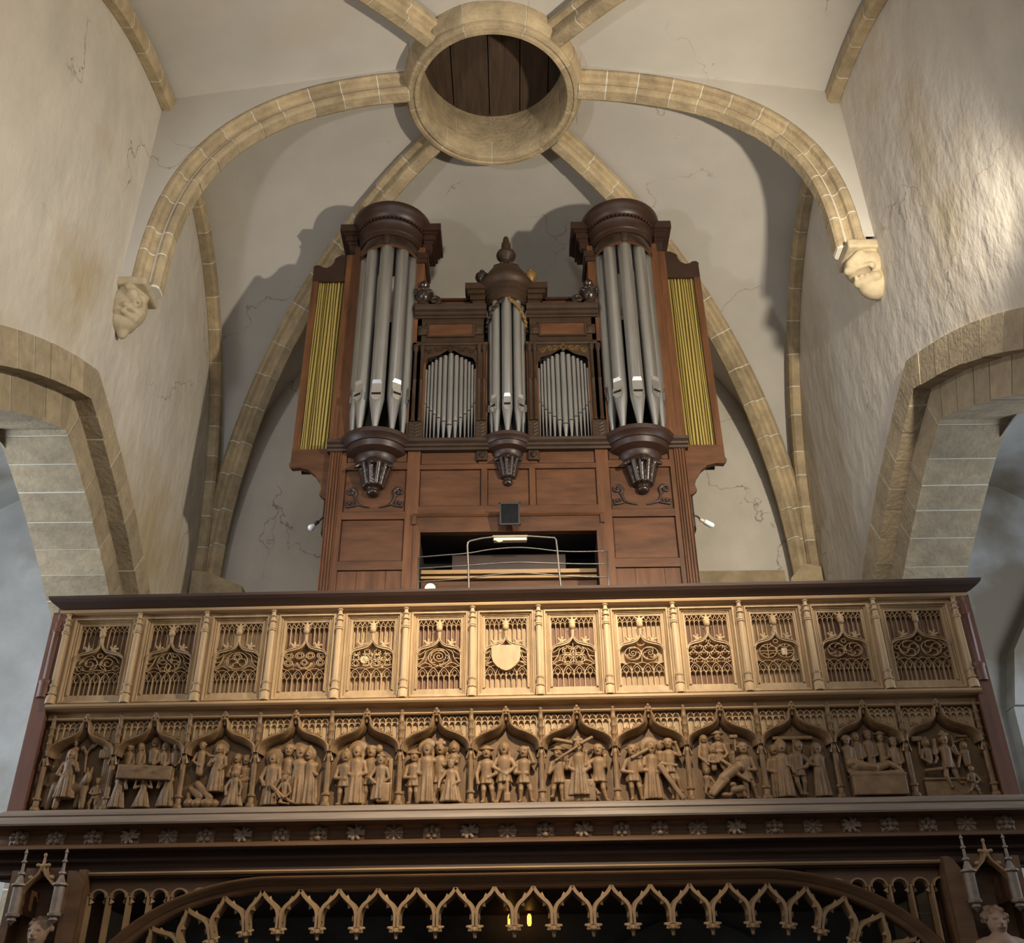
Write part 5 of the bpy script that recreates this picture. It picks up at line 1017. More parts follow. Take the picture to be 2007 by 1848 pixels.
        F.append(('figure', [('c', (c + 0.045, -0.01, B0 + 0.175), (c - 0.03, -0.015, B0 + 0.125), 0.036, 0.030), ('c', (c - 0.03, -0.015, B0 + 0.125), (c - 0.12, -0.01, B0 + 0.035), 0.026, 0.015), ('c', (c - 0.015, -0.02, B0 + 0.115), (c - 0.10, -0.02, B0 + 0.025), 0.024, 0.014), ('e', (c + 0.085, -0.015, B0 + 0.195), (0.034, 0.03, 0.036)), ('c', (c + 0.05, -0.015, B0 + 0.16), (c + 0.135, -0.02, B0 + 0.105), 0.016, 0.011), ('c', (c + 0.045, -0.01, B0 + 0.19), (c - 0.02, -0.01, B0 + 0.235), 0.016, 0.011), ('e', (c + 0.09, -0.04, B0 + 0.19), (0.010, 0.012, 0.012))]))
        pr('dog', ('c', (0.03, -0.01, 0.05), (0.085, -0.01, 0.06), 0.022, 0.024), ('e', (0.03, -0.01, 0.085), (0.022, 0.02, 0.018)), ('c', (0.03, -0.01, 0.04), (0.0, -0.01, 0.02), 0.014, 0.010), ('c', (0.085, -0.01, 0.05), (0.10, -0.01, 0.02), 0.014, 0.012), ('e', (-0.02, -0.005, 0.025), (0.03, 0.02, 0.016))); pr('hammer', ('c', (0.075, 0.0, 0.30), (0.08, 0.0, 0.385), 0.008), ('b', (0.07, 0.0, 0.39), (0.026, 0.014, 0.012), 0.004))
    elif b == 10:
        f(-0.15, B0, 0.345, robe=0.14, arms=FOLD, head='hair', y=0.04); f(-0.105, B0, 0.36, robe=0.15, arms=[(1, 0.18, 0.5, 0.06, 0.56)], head='hood'); f(-0.01, B0 + 0.02, 0.345, arms=[(1, 0.24, 0.55, 0.38, 0.50), (-1, -0.15, 0.55, -0.1, 0.4)], head='hair', tilt=0.06, legs=[(-1, -0.06, 0.22, 0.0, 0.02), (1, 0.08, 0.22, 0.06, 0.02)], beard=1)
        f(0.13, B0, 0.35, robe=0.16, arms=[(-1, -0.26, 0.55, -0.42, 0.50)], head='hair', beard=1, face=-0.4); pr('cross', ('b', (-0.015, 0.04, 0.385), (0.13, 0.016, 0.012), 0.003), ('b', (-0.005, 0.042, 0.30), (0.014, 0.014, 0.09), 0.003))
    elif b == 11:
        for i, (dx, dz, hd, bd) in enumerate(((-0.145, 0.10, 'helm', 1), (-0.075, 0.125, 'hair', 0), (0.005, 0.135, 'cap', 1), (0.085, 0.12, 'hat', 1), (0.16, 0.085, 'cap', 1))): f(dx, B0 + dz, 0.29, arms=[(1, 0.14, 0.45, 0.02, 0.40)], head=hd, beard=bd, y=0.035 if i not in (0, 4) else 0.02, low=0.25)
        F.append(('figure', [('e', (c - 0.135, -0.02, B0 + 0.205), (0.04, 0.035, 0.034)), ('c', (c - 0.11, -0.02, B0 + 0.18), (c - 0.01, -0.02, B0 + 0.165), 0.042, 0.034), ('c', (c - 0.01, -0.02, B0 + 0.165), (c + 0.09, -0.025, B0 + 0.195), 0.030, 0.022), ('c', (c + 0.09, -0.025, B0 + 0.195), (c + 0.165, -0.02, B0 + 0.155), 0.021, 0.014), ('c', (c - 0.08, -0.045, B0 + 0.18), (c + 0.0, -0.05, B0 + 0.17), 0.016, 0.012), ('e', (c - 0.14, -0.05, B0 + 0.20), (0.012, 0.012, 0.014))]))
        pr('tomb', ('b', (0.01, 0.0, 0.07), (0.165, 0.05, 0.068), 0.004), ('c', (-0.16, -0.03, 0.15), (0.0, -0.04, 0.13), 0.018, 0.016), ('c', (0.0, -0.04, 0.13), (0.165, -0.03, 0.145), 0.016, 0.014), ('b', (0.01, -0.002, 0.128), (0.172, 0.05, 0.008), 0.003))
    elif b == 12:
        f(0.0, B0 + 0.06, 0.33, arms=[(-1, -0.22, 0.6, -0.2, 0.86), (1, 0.2, 0.6, 0.16, 0.74)], head='crown', beard=1, legs=[(-1, -0.10, 0.18, -0.02, -0.02), (1, 0.12, 0.14, 0.16, 0.06)]); f(-0.115, B0 + 0.11, 0.25, arms=[(-1, -0.2, 0.5, -0.02, 0.36), (1, 0.2, 0.5, 0.1, 0.36)], head='hood', low=0.4); f(0.125, B0 + 0.10, 0.24, arms=[(-1, -0.24, 0.45, -0.3, 0.3)], head='hair', low=0.4, face=-0.4); f(0.125, B0, 0.175, arms=[(-1, -0.22, 0.5, 0.04, 0.42), (1, 0.22, 0.5, 0.02, 0.36)], head='helm', y=-0.005, legs=[(-1, -0.2, 0.15, -0.35, 0.04), (1, 0.1, 0.15, 0.12, 0.03)], low=0.3)
        pr('tomb', ('b', (0.0, 0.02, 0.105), (0.175, 0.018, 0.008), 0.003), ('b', (0.0, 0.035, 0.05), (0.17, 0.02, 0.05), 0.003), ('c', (-0.15, 0.02, 0.16), (-0.06, 0.0, 0.165), 0.012)); pr('hammer', ('c', (-0.165, 0.02, 0.26), (-0.155, 0.02, 0.35), 0.009), ('b', (-0.17, 0.02, 0.36), (0.034, 0.016, 0.016), 0.003)); pr('axe', ('c', (0.06, 0.02, 0.37), (0.06, 0.02, 0.31), 0.009), ('c', (0.06, 0.025, 0.335), (0.14, 0.03, 0.355), 0.010), ('b', (0.13, 0.03, 0.375), (0.035, 0.012, 0.008), 0.002))
    return F
for b in range(13):
    xa, xb = LB[b], LB[b + 1]; c = (xa + xb) / 2; hw = (xb - xa) / 2
    nc = part('niche', GAL)
    def nm_(name, mb, mt, smooth=False): return mb.build(name, mt, nc, smooth)
    # frieze of little arches above the ogee
    mA, mB_ = MB(), MB(); Zf0, Zf1 = 3.76, 3.932; og = cr([(hw - 0.022, 3.672), (hw - 0.033, 3.718), (hw - 0.070, 3.751), (hw * 0.55, 3.772), (hw * 0.28, 3.799), (hw * 0.10, 3.840), (0.012, 3.905)], 6)
    zx = sorted(og)
    def oz(x):
        x = abs(x)
        for (a0, b0), (a1, b1) in zip(zx[:-1], zx[1:]):
            if a0 <= x <= a1: return lerp(b0, b1, (x - a0) / max(1e-9, a1 - a0))
        return 3.70 if x > hw * 0.5 else 3.95
    nA = 10; p = (2 * hw - 0.06) / nA
    for k in range(nA + 1):
        x = -hw + 0.03 + k * p; m = mA if x < -1e-4 else mB_
        if oz(x) < 3.87 and abs(x) > 0.03: m.ribbon([(c + x, max(oz(x), 3.74)), (c + x, 3.895)], 0.010, 0.045, 0.018)
        if k < nA:
            xm = x + p / 2
            if abs(xm) > 0.03:
                if oz(xm) < 3.86: m.ribbon(arc(c + xm, 3.868, p * 0.40, 0, 180, 7), 0.009, 0.045, 0.020)
                m.ribbon(arc(c + xm, 3.898, p * 0.46, 0, 180, 7), 0.009, 0.045, 0.018)
                m.ribbon([(c + x, 3.898), (c + xm, 3.932)], 0.007, 0.045, 0.022); m.ribbon([(c + x + p, 3.898), (c + xm, 3.932)], 0.007, 0.045, 0.022)
    nm_('arcade_frieze', mA, 'oak'); nm_('arcade_frieze', mB_, 'oak')
    sp = MB(); pts = [(c + x, z) for x, z in og] + [(c - x, z) for x, z in og[::-1]]; top = 3.935
    for i in range(len(pts) - 1):
        (x0, z0), (x1, z1) = pts[i], pts[i + 1]; sp.add([(x0, 0.044, z0), (x1, 0.044, z1), (x1, 0.044, top), (x0, 0.044, top)], [(0, 1, 2, 3)])
    sp.add([(xa + 0.02, 0.044, 3.60), (pts[-1][0], 0.044, 3.655), (pts[-1][0], 0.044, top), (xa, 0.044, top)], [(0, 1, 2, 3)]); sp.add([(xb - 0.02, 0.044, 3.60), (pts[0][0], 0.044, 3.655), (pts[0][0], 0.044, top), (xb, 0.044, top)], [(0, 1, 2, 3)])
    nm_('spandrel_board', sp, 'oak')
    # hood: deep hollow moulding following the ogee
    m = MB(); ins_ = []; pc = pts
    n = len(pc); prof = [(0.0, 0.058), (0.0, 0.0), (0.004, -0.022), (0.014, -0.032), (0.024, -0.022), (0.026, 0.044)]; dr = [(-0.024, 0.058), (-0.018, 0.03), (-0.006, 0.006)]
    vs = []; full = dr + prof[1:]
    for i in range(n):
        t = Vector(pc[min(i + 1, n - 1)]) - Vector(pc[max(i - 1, 0)]); t.normalize(); nx, nz = t.y, -t.x      # outward (up)
        if nz < 0: nx, nz = -nx, -nz
        for o, y in full: vs.append((pc[i][0] + nx * o, y, pc[i][1] + nz * o))
    q = len(full); m.add(vs, [(i * q + k, i * q + k + 1, (i + 1) * q + k + 1, (i + 1) * q + k) for i in range(n - 1) for k in range(q - 1)])
    nm_('ogee_hood', m, 'oak_carved', 50)
    # finial and crockets
    P = [('c', (c, 0.0, 3.885), (c, -0.012, 3.955), 0.011, 0.009), ('e', (c, -0.016, 3.968), (0.011, 0.012, 0.014))]
    for s in (-1, 1):
        P += [('c', (c, -0.012, 3.948), (c + s * 0.028, -0.012, 3.940), 0.008, 0.006), ('c', (c + s * 0.028, -0.012, 3.940), (c + s * 0.022, -0.012, 3.925), 0.006, 0.005), ('c', (c + s * 0.004, -0.014, 3.965), (c + s * 0.020, -0.012, 3.955), 0.006, 0.005)]
        for fx in (0.36, 0.64):
            cx, cz = c + s * hw * fx, oz(hw * fx) + 0.034; Q = [('c', (cx, 0.016, cz - 0.014), (cx, 0.012, cz + 0.004), 0.009, 0.008)]
            for an in (0, 50, 90, 130, 180): Q.append(('c', (cx, 0.012, cz), (cx + 0.028 * math.cos(math.radians(an)), 0.004, cz - 0.008 + 0.028 * math.sin(math.radians(an))), 0.007, 0.006))
            nm_('crocket', solid(Q, 0.0045, 0.003), 'oak_carved', 'all')
    nm_('finial', solid(P, 0.0045, 0.003), 'oak_carved', 'all')
    FS = 1.10
    for name, P in scene_of(b, c):
        sp_ = lambda v: (c + (v[0] - c) * (FS - 0.03), v[1] * 1.05, 3.303 + (v[2] - 3.303) * FS); P = [(q[0],) + tuple((sp_(v) if i == 0 or q[0] in 'cr' else tuple(k_ * FS for k_ in v)) if isinstance(v, tuple) else (v * FS if (q[0] == 'c' or (q[0] == 'r' and i < 4) or (q[0] in ('b', 'xb') and i == 2)) else v) for i, v in enumerate(q[1:])) for q in P]
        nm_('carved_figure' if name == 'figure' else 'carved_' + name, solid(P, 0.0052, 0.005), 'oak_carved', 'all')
# shafts between the niches
def nshaft():
    m = MB(); y = 0.0
    m.lathe([(0.034, 3.30), (0.034, 3.318), (0.027, 3.325), (0.022, 3.332), (0.022, 3.365), (0.030, 3.372), (0.031, 3.385), (0.020, 3.392), (0.0185, 3.62), (0.022, 3.63), (0.024, 3.65), (0.015, 3.665)], 0, y, 8, 22.5, 382.5)
    pr = [(0.017, 3.665)]
    for k in range(4): z = 3.70 + k * 0.058; pr += [(0.017, z), (0.022, z + 0.006), (0.022, z + 0.014), (0.0165, z + 0.02)]
    pr += [(0.016, 3.93), (0.020, 3.936), (0.019, 3.946), (0.012, 3.952), (0.015, 3.962), (0.0, 3.985)]
    m.lathe(pr, 0, y, 8, 22.5, 382.5)
    for q in (-1, 1): m.add([(q * 0.006, -0.02, 3.70), (q * 0.036, -0.012, 3.612), (q * 0.024, -0.024, 3.605), (q * 0.03, 0.03, 3.61)], [(0, 1, 2), (0, 2, 3), (0, 3, 1)])
    return m
sm = nshaft().mesh('niche_shaft', 'oak_carved', True)
for x in LB: o = link('niche_shaft', sm, GAL); o.location.x = x
# sill under the niches
sill = [(0.08, 3.30), (-0.03, 3.297), (-0.055, 3.285), (-0.075, 3.27), (-0.078, 3.25), (-0.07, 3.242), (-0.082, 3.236), (-0.105, 3.215), (-0.115, 3.19), (-0.11, 3.178), (0.08, 3.19)]
m = MB(); m.prism_x(sill, -3.46, 3.42, 1.0, 1.0); gm('sill', m, 'oak_dusty')
# carved cresting lying on the left return rail
P = [('b', (0, 0, 0.05), (0.30, 0.018, 0.05), 0.01)]
for dx, dz, r in ((-0.24, 0.12, 0.05), (-0.10, 0.125, 0.055), (0.04, 0.12, 0.07), (0.18, 0.07, 0.06)): P.append(('e', (dx, 0, dz), (r, 0.02, r * 0.8)))
o = solid(P, 0.012, 0.02).build('carved_cresting', 'oak_screen', None, 'all'); o.location = (-3.43, 7.80, 4.866); o.rotation_euler = (0, 0, math.radians(82)); tag(o, 'small scalloped wooden cresting piece on the left end of the parapet', 'cresting')
# ------------------------------------------------------------------ screen under the gallery: cornice with flowers, beam, cusped arch, canopied posts
SCR = thing('rood_screen', (0, 7.2, 0), -1.2, base=(0, 0, 0), label='dark moulded wooden screen with flowered cornice and cusped hanging arch below the parapet', cat='screen')
def sc(name, mb, mt, parent=None, smooth=False): return mb.build(name, mt, parent or SCR, smooth)
cove = [(0.10, 3.19), (-0.085, 3.178), (-0.05, 3.175), (0.0, 3.165), (0.025, 3.14), (0.03, 3.115), (0.02, 3.09), (-0.01, 3.07), (-0.055, 3.055), (-0.095, 3.043), (-0.105, 3.036), (-0.105, 3.024), (-0.09, 3.02), (0.10, 3.02)]
m = MB(); m.prism_x(cove, -3.60, 3.56, 1.0, 1.0); sc('flower_cornice', m, 'oak_screen')
beam = [(0.12, 3.02), (-0.085, 3.02), (-0.06, 3.014), (-0.03, 3.005), (-0.01, 2.985), (-0.005, 2.975), (-0.03, 2.97), (-0.036, 2.96), (-0.028, 2.95), (-0.012, 2.945), (0.0, 2.935), (0.012, 2.912), (0.0, 2.892), (-0.015, 2.886), (-0.022, 2.876), (-0.014, 2.864), (-0.002, 2.858), (0.004, 2.852), (0.12, 2.85)]
m = MB(); m.prism_x(beam, -3.56, 3.52, 1.0, 1.0); sc('beam', m, 'oak_dark')
m = MB(); m.prism_x([(0.03, 2.892), (-0.0165, 2.888), (-0.026, 2.877), (-0.017, 2.866), (0.03, 2.862)], -2.86, 2.80); sc('beam_bead', m, 'oak_rail')
# carved flowers, several kinds shared between the places
def flower(kind):
    P = [('b', (0, 0.02, 0), (0.062, 0.018, 0.055), 0.012)]
    if kind == 0:
        for k in range(4): a = math.pi / 2 * k; P.append(('e', (0.038 * math.cos(a), -0.008, 0.034 * math.sin(a)), (0.022, 0.022, 0.02)))
        P.append(('e', (0, -0.014, 0), (0.017, 0.018, 0.017)))
        for k in range(4): a = math.pi / 2 * k + 0.785; P.append(('c', (0.03 * math.cos(a), 0.0, 0.03 * math.sin(a)), (0.062 * math.cos(a), -0.006, 0.055 * math.sin(a)), 0.009, 0.006))
    elif kind == 1:
        for k in range(8): a = math.pi / 4 * k; P.append(('c', (0.018 * math.cos(a), -0.006, 0.018 * math.sin(a)), (0.056 * math.cos(a), 0.0, 0.05 * math.sin(a)), 0.007, 0.012))
        P.append(('e', (0, -0.012, 0), (0.016, 0.018, 0.016)))
    elif kind == 2:
        r = random.Random(4)
        for k in range(9): a = 2 * math.pi * k / 9 + r.uniform(-0.2, 0.2); P.append(('c', (0.012 * math.cos(a), -0.012, 0.012 * math.sin(a)), (0.054 * math.cos(a + 0.3), -0.010 - r.uniform(0, 0.012), 0.048 * math.sin(a + 0.3)), 0.010, 0.013))
        P.append(('x', (0, -0.03, 0), (0.014, 0.02, 0.014)))
    else:
        for k in range(5): a = 2 * math.pi / 5 * k + 0.3; P.append(('e', (0.036 * math.cos(a), -0.006, 0.033 * math.sin(a)), (0.020, 0.018, 0.020)))
        P.append(('e', (0, -0.014, 0), (0.014, 0.016, 0.014)))
        for k in range(5): a = 2 * math.pi / 5 * k + 0.93; P.append(('e', (0.055 * math.cos(a), 0.004, 0.048 * math.sin(a)), (0.010, 0.012, 0.010)))
    return solid(P, 0.0055, 0.003)
FM = [flower(k).mesh('carved_flower', 'oak_flower', 'all') for k in range(4)]
seq = [0, 3, 0, 2, 1, 3, 2, 3, 0, 2, 1, 3, 2, 1, 0, 2, 3, 0, 1, 2, 0, 1, 2, 0, 3, 1, 0]
for i in range(27):
    x = -3.40 + i * 0.2571; o = link('carved_flower', FM[seq[i]], SCR); o.location = (x, 0.0, 3.118); o.rotation_euler = (math.radians(-8), 0, 0)
# arch: flat in the middle, curving down at both ends
def AZ(x):
    x = abs(x); 
    return 2.812 if x < 1.6 else 2.812 - 0.86 * (1 - math.sqrt(max(0, 1 - min(1, (x - 1.6) / 1.24) ** 2)))
ax = [-2.84 + 0.04 * math.sin(0) for _ in range(0)]
half = [(1.6 + 1.24 * math.sin(math.radians(a)), 2.812 - 0.86 * (1 - math.cos(math.radians(a)))) for a in range(0, 91, 5)] + [(2.84, 1.6), (2.84, 0.05)]
line = [(-x, z) for x, z in half[::-1]] + [(x, z) for x, z in half]
def offset_band(pts, prof):
    m = MB(); n = len(pts); q = len(prof); vs = []
    for i in range(n):
        t = Vector(pts[min(i + 1, n - 1)]) - Vector(pts[max(i - 1, 0)]); t.normalize(); nx, nz = -t.y, t.x
        for o, y in prof: vs.append((pts[i][0] + nx * o, y, pts[i][1] + nz * o))
    return m.add(vs, [(i * q + k, i * q + (k + 1) % q, (i + 1) * q + (k + 1) % q, (i + 1) * q + k) for i in range(n - 1) for k in range(q)])
m = offset_band(line, [(0.04, 0.11), (0.04, 0.0), (0.03, -0.012), (0.018, -0.008), (0.01, 0.012), (-0.01, 0.02), (-0.016, 0.038), (-0.04, 0.045), (-0.05, 0.06), (-0.05, 0.11)]); sc('arch_moulding', m, 'oak_screen', None, 50)
# hanging cusps
def cusp_mb():
    m = MB(); d = 0.129
    for q in (-1, 1):
        pts = [(q * x, z) for x, z in cr([(d, 0.004), (d - 0.024, -0.034), (d - 0.062, -0.070), (0.030, -0.104), (0.011, -0.150), (0.008, -0.235)], 6)]
        m.ribbon(pts if q > 0 else pts[::-1], 0.040, 0.085, -0.005, 0.55)
        for px, pz, s1 in ((d - 0.062, -0.058, 1), (0.050, -0.096, -1), (0.017, -0.172, -1)):
            m.add([(q * (px - 0.016), 0.0, pz - 0.012), (q * (px + 0.016), 0.0, pz + 0.012), (q * (px + 0.004 if s1 > 0 else px + 0.020), 0.02, pz + (0.030 if s1 > 0 else -0.022)), (q * px, 0.05, pz)], [(0, 1, 2), (1, 3, 2), (3, 0, 2)])
    return m
cm = cusp_mb().mesh('hanging_cusp', 'oak_cusp')
P = [('c', (0, 0.02, -0.225), (0, 0.02, -0.285), 0.018, 0.010), ('e', (0, 0.02, -0.298), (0.010, 0.010, 0.010))]
for q in (-1, 1): P += [('c', (q * 0.012, 0.01, -0.238), (q * 0.040, 0.005, -0.238), 0.011, 0.008), ('c', (q * 0.01, 0.006, -0.26), (q * 0.030, 0.0, -0.262), 0.010, 0.007), ('e', (q * 0.024, -0.002, -0.245), (0.010, 0.010, 0.010))]
P += [('c', (0, 0.0, -0.25), (0, -0.012, -0.262), 0.011, 0.010)]
P = [(q[0],) + tuple(((v[0] * 1.25, v[1] * 1.2, v[2]) if i == 0 or q[0] == 'c' else tuple(c_ * 1.2 for c_ in v)) if isinstance(v, tuple) else v * 1.2 for i, v in enumerate(q[1:])) for q in P]
pm_ = solid(P, 0.005, 0.004).mesh('pendant', 'oak_cusp', 'all')
L = [0.0]
for a, b_ in zip(line[:-1], line[1:]): L.append(L[-1] + math.hypot(b_[0] - a[0], b_[1] - a[1]))
def at_s(s):
    for i in range(len(L) - 1):
        if L[i] <= s <= L[i + 1]:
            t = (s - L[i]) / (L[i + 1] - L[i]); return (lerp(line[i][0], line[i + 1][0], t), lerp(line[i][1], line[i + 1][1], t), math.atan2(line[i + 1][1] - line[i][1], line[i + 1][0] - line[i][0]))
    return None
mid = L[-1] / 2
for k in range(-11, 12):
    r = at_s(mid - 0.02 + k * 0.258)
    if r is None: continue
    x, z, a = r; nx, nz = -math.sin(a), math.cos(a)
    o = link('hanging_cusp', cm, SCR); o.location = (x - nx * 0.045, 0.05, z - nz * 0.045); o.rotation_euler = (0, -a, 0)
    link('pendant', pm_, o)
# spandrel lancets between arch and post
for s in (-1, 1):
    xs = [s * (2.86 - 0.136 * k) for k in range(8)]; m = MB(); bd = MB()
    for k, x in enumerate(xs[:-1]):
        zb = AZ(x) + 0.03; 
        if zb < 2.74: m.ribbon([(x, zb), (x, 2.745)], 0.034, 0.09, 0.03, 0.4)
        xm = (xs[k] + xs[k + 1]) / 2; pts = arc(xm, 2.735, 0.052, 0, 180, 10); pts = [p for p in pts if p[1] > AZ(p[0]) + 0.02]
        if len(pts) > 2: m.ribbon(pts, 0.026, 0.09, 0.034, 0.4)
        for q in (-1, 1):
            if AZ(xm + q * 0.04) < 2.68: m.add([(xm + q * 0.05, 0.04, 2.735), (xm + q * 0.05, 0.04, 2.695), (xm + q * 0.026, 0.06, 2.712), (xm + q * 0.05, 0.085, 2.715)], [(0, 1, 2), (1, 3, 2), (3, 0, 2)])
        for i in range(10):      # solid board above the round heads
            a0, a1 = math.radians(18 * i), math.radians(18 * (i + 1)); p0, p1 = (xm + 0.055 * math.cos(a0), 2.735 + 0.055 * math.sin(a0)), (xm + 0.055 * math.cos(a1), 2.735 + 0.055 * math.sin(a1))
            bd.add([(p0[0], 0.06, p0[1]), (p1[0], 0.06, p1[1]), (p1[0], 0.06, 2.86), (p0[0], 0.06, 2.86)], [(0, 1, 2, 3)])
        bd.add([(xs[k] - 0.014, 0.06, 2.73), (xs[k] + 0.014, 0.06, 2.73), (xs[k] + 0.014, 0.06, 2.86), (xs[k] - 0.014, 0.06, 2.86)], [(0, 1, 2, 3)])
    sc('spandrel_tracery', m, 'oak_cusp'); sc('spandrel_board', bd, 'oak_screen')
# posts with canopied niches
def post(s):
    x0 = s * 3.08 + (-0.03 if s < 0 else -0.04)
    pt = part('canopied_post', SCR)
    def p_(name, mb, mt, smooth=False): return mb.build(name, mt, pt, smooth)
    m = MB(); w = 0.25
    m.prism_x([(0.10, 0), (0.34, 0), (0.34, 2.86), (0.10, 2.86)], x0 - w, x0 + w); m.box(x0 - w, x0 - w + 0.05, -0.06, 0.12, 0, 2.90); m.box(x0 + w - 0.05, x0 + w, -0.06, 0.12, 0, 2.90)
    p_('post_body', m, 'oak_screen')
    inner = x0 - s * 0.195
    m = MB(); xa, xb = sorted((x0 - s * 0.25, x0 - s * 0.14)); m.prism_y([(xa, 0), (xb, 0), (xb, 2.89 if s < 0 else 2.80), (inner, 2.885), (xa, 2.80 if s < 0 else 2.89)] if s > 0 else [(xa, 0), (xb, 0), (xb, 2.80), (inner, 2.885), (xa, 2.89)], -0.09, -0.05); p_('gable_board', m, 'oak_screen')
    # front shafts with pinnacles and hanging bosses
    for q in (-1, 1):
        x = x0 + q * 0.135; m = MB(); y = -0.16
        m.lathe([(0.0, 2.545), (0.012, 2.56), (0.03, 2.575), (0.022, 2.59), (0.042, 2.60), (0.044, 2.615), (0.034, 2.622), (0.034, 2.775), (0.05, 2.785), (0.048, 2.795), (0.03, 2.805), (0.018, 2.835), (0.012, 2.85), (0.024, 2.856), (0.022, 2.868), (0.011, 2.875), (0.009, 2.925), (0.018, 2.93), (0.016, 2.94), (0.008, 2.946), (0.007, 2.985), (0.012, 2.99), (0.009, 3.0), (0.0, 3.02)], x, y, 8, 22.5, 382.5); p_('pinnacle', m, 'oak_dusty', True)
        m = MB(); m.box(x - 0.028, x + 0.028, -0.16, 0.10, 2.62, 2.78); p_('side_board', m, 'oak_screen')
        m = MB(); m.lathe([(0.04, 0.0), (0.04, 1.5), (0.045, 1.52), (0.045, 1.55), (0.02, 1.56)], x, -0.13, 8); p_('side_shaft', m, 'oak_screen', True)
    # ogee gable between them
    pts = cr([(-0.125, 2.70), (-0.115, 2.76), (-0.07, 2.81), (-0.025, 2.855), (-0.008, 2.90)], 6)
    m = MB(); full = [(x0 + a, b) for a, b in pts] + [(x0 - a, b) for a, b in pts[::-1]]
    m.ribbon(full, 0.028, -0.12, -0.175, 0.4); p_('gable', m, 'oak_cusp')
    fill = MB()
    for (a0, b0), (a1, b1) in zip(full[:-1], full[1:]): fill.add([(a0, -0.13, b0), (a1, -0.13, b1), (a1, -0.13, 2.90), (a0, -0.13, 2.90)], [(0, 1, 2, 3)])
    p_('gable_field', fill, 'oak_screen')
    P = [('c', (x0, -0.16, 2.88), (x0, -0.165, 2.96), 0.014, 0.008), ('e', (x0, -0.165, 2.975), (0.012, 0.012, 0.014))]
    for q in (-1, 1): P += [('c', (x0, -0.165, 2.905), (x0 + q * 0.032, -0.165, 2.91), 0.013, 0.010), ('e', (x0 + q * 0.036, -0.165, 2.912), (0.014, 0.012, 0.012)), ('e', (x0 + q * 0.07, -0.16, 2.835), (0.018, 0.016, 0.016))]
    p_('gable_finial', solid(P, 0.006, 0.006), 'oak_cusp', 'all')
    m = MB(); m.lathe([(0.10, 1.50), (0.13, 1.60), (0.15, 1.66), (0.15, 1.70), (0.0, 1.70)], x0, -0.08, 8); p_('statue_bracket', m, 'oak_screen')
    return x0
for s, lab in ((-1, 'curly-haired carved wooden statue under the canopy of the left post'), (1, 'wavy-haired carved wooden statue under the canopy of the right post')):
    x0 = post(s); hx = x0 + (0.03 if s < 0 else -0.01); z0 = 1.70; U = 0.90 if s < 0 else 0.885; y = -0.10
    hz = z0 + 0.895 * U; hr = 0.074
    P = [('e', (hx, y - 0.01, hz), (hr * 0.78, hr * 0.92, hr * 1.12)), ('e', (hx, y - 0.03, hz - hr * 0.62), (hr * 0.5, hr * 0.5, hr * 0.5)), ('c', (hx, y - hr * 0.95, hz + hr * 0.12), (hx, y - hr * 1.12, hz - hr * 0.2), hr * 0.11, hr * 0.17), ('c', (hx - hr * 0.24, y - hr * 0.98, hz - hr * 0.5), (hx + hr * 0.24, y - hr * 0.98, hz - hr * 0.5), hr * 0.10),
         ('c', (hx - hr * 0.5, y - hr * 0.86, hz + hr * 0.24), (hx + hr * 0.5, y - hr * 0.86, hz + hr * 0.24), hr * 0.10), ('c', (hx, y, hz - hr), (hx, y, z0 + 0.79 * U), 0.038, 0.045), ('c', (hx - 0.085, y, z0 + 0.745 * U), (hx + 0.085, y, z0 + 0.745 * U), 0.05, 0.05), ('c', (hx, y, z0 + 0.72 * U), (hx, y, z0 + 0.45 * U), 0.10, 0.09), ('r', (hx, y, z0 + 0.60 * U), (hx, y, z0), 0.10, 0.145, 11, 0.14)]
    for q in (-1, 1):
        P += [('c', (hx + q * 0.12, y, z0 + 0.74 * U), (hx + q * 0.15, y - 0.03, z0 + 0.55 * U), 0.042, 0.036), ('c', (hx + q * 0.15, y - 0.03, z0 + 0.55 * U), (hx + q * 0.03, y - 0.11, z0 + 0.60 * U), 0.034, 0.026), ('e', (hx + q * 0.025, y - 0.12, z0 + 0.605 * U), (0.026, 0.024, 0.03)), ('x', (hx + q * hr * 0.33, y - hr * 1.02, hz + hr * 0.06), (hr * 0.17, hr * 0.16, hr * 0.09))]
    st = solid(P, 0.007, 0.010); stat = thing('statue', (0, 7.2, 0), -1.2, base=(0, 0, 0), label=lab, cat='statue')
    st.build('statue_body', 'statue_wood', stat, 'all')
    P = [('e', (hx, y + hr * 0.25, hz + hr * 0.45), (hr * 0.95, hr * 0.95, hr * 0.85))]; r = random.Random(9 + s)
    for k in range(26):
        a = r.uniform(0, 2 * math.pi); e = r.uniform(-0.4, 1.3); P.append(('e', (hx + hr * 0.98 * math.cos(a) * math.cos(e), y + hr * 0.25 + hr * 0.9 * math.sin(a) * math.cos(e) if math.sin(a) > -0.6 or e > 0.35 else y + hr * 0.2, hz + hr * 0.4 + hr * 0.85 * math.sin(e)), (hr * 0.25,) * 3))
    solid(P, 0.006, 0.006).build('hair', 'statue_wood', stat, 'all')
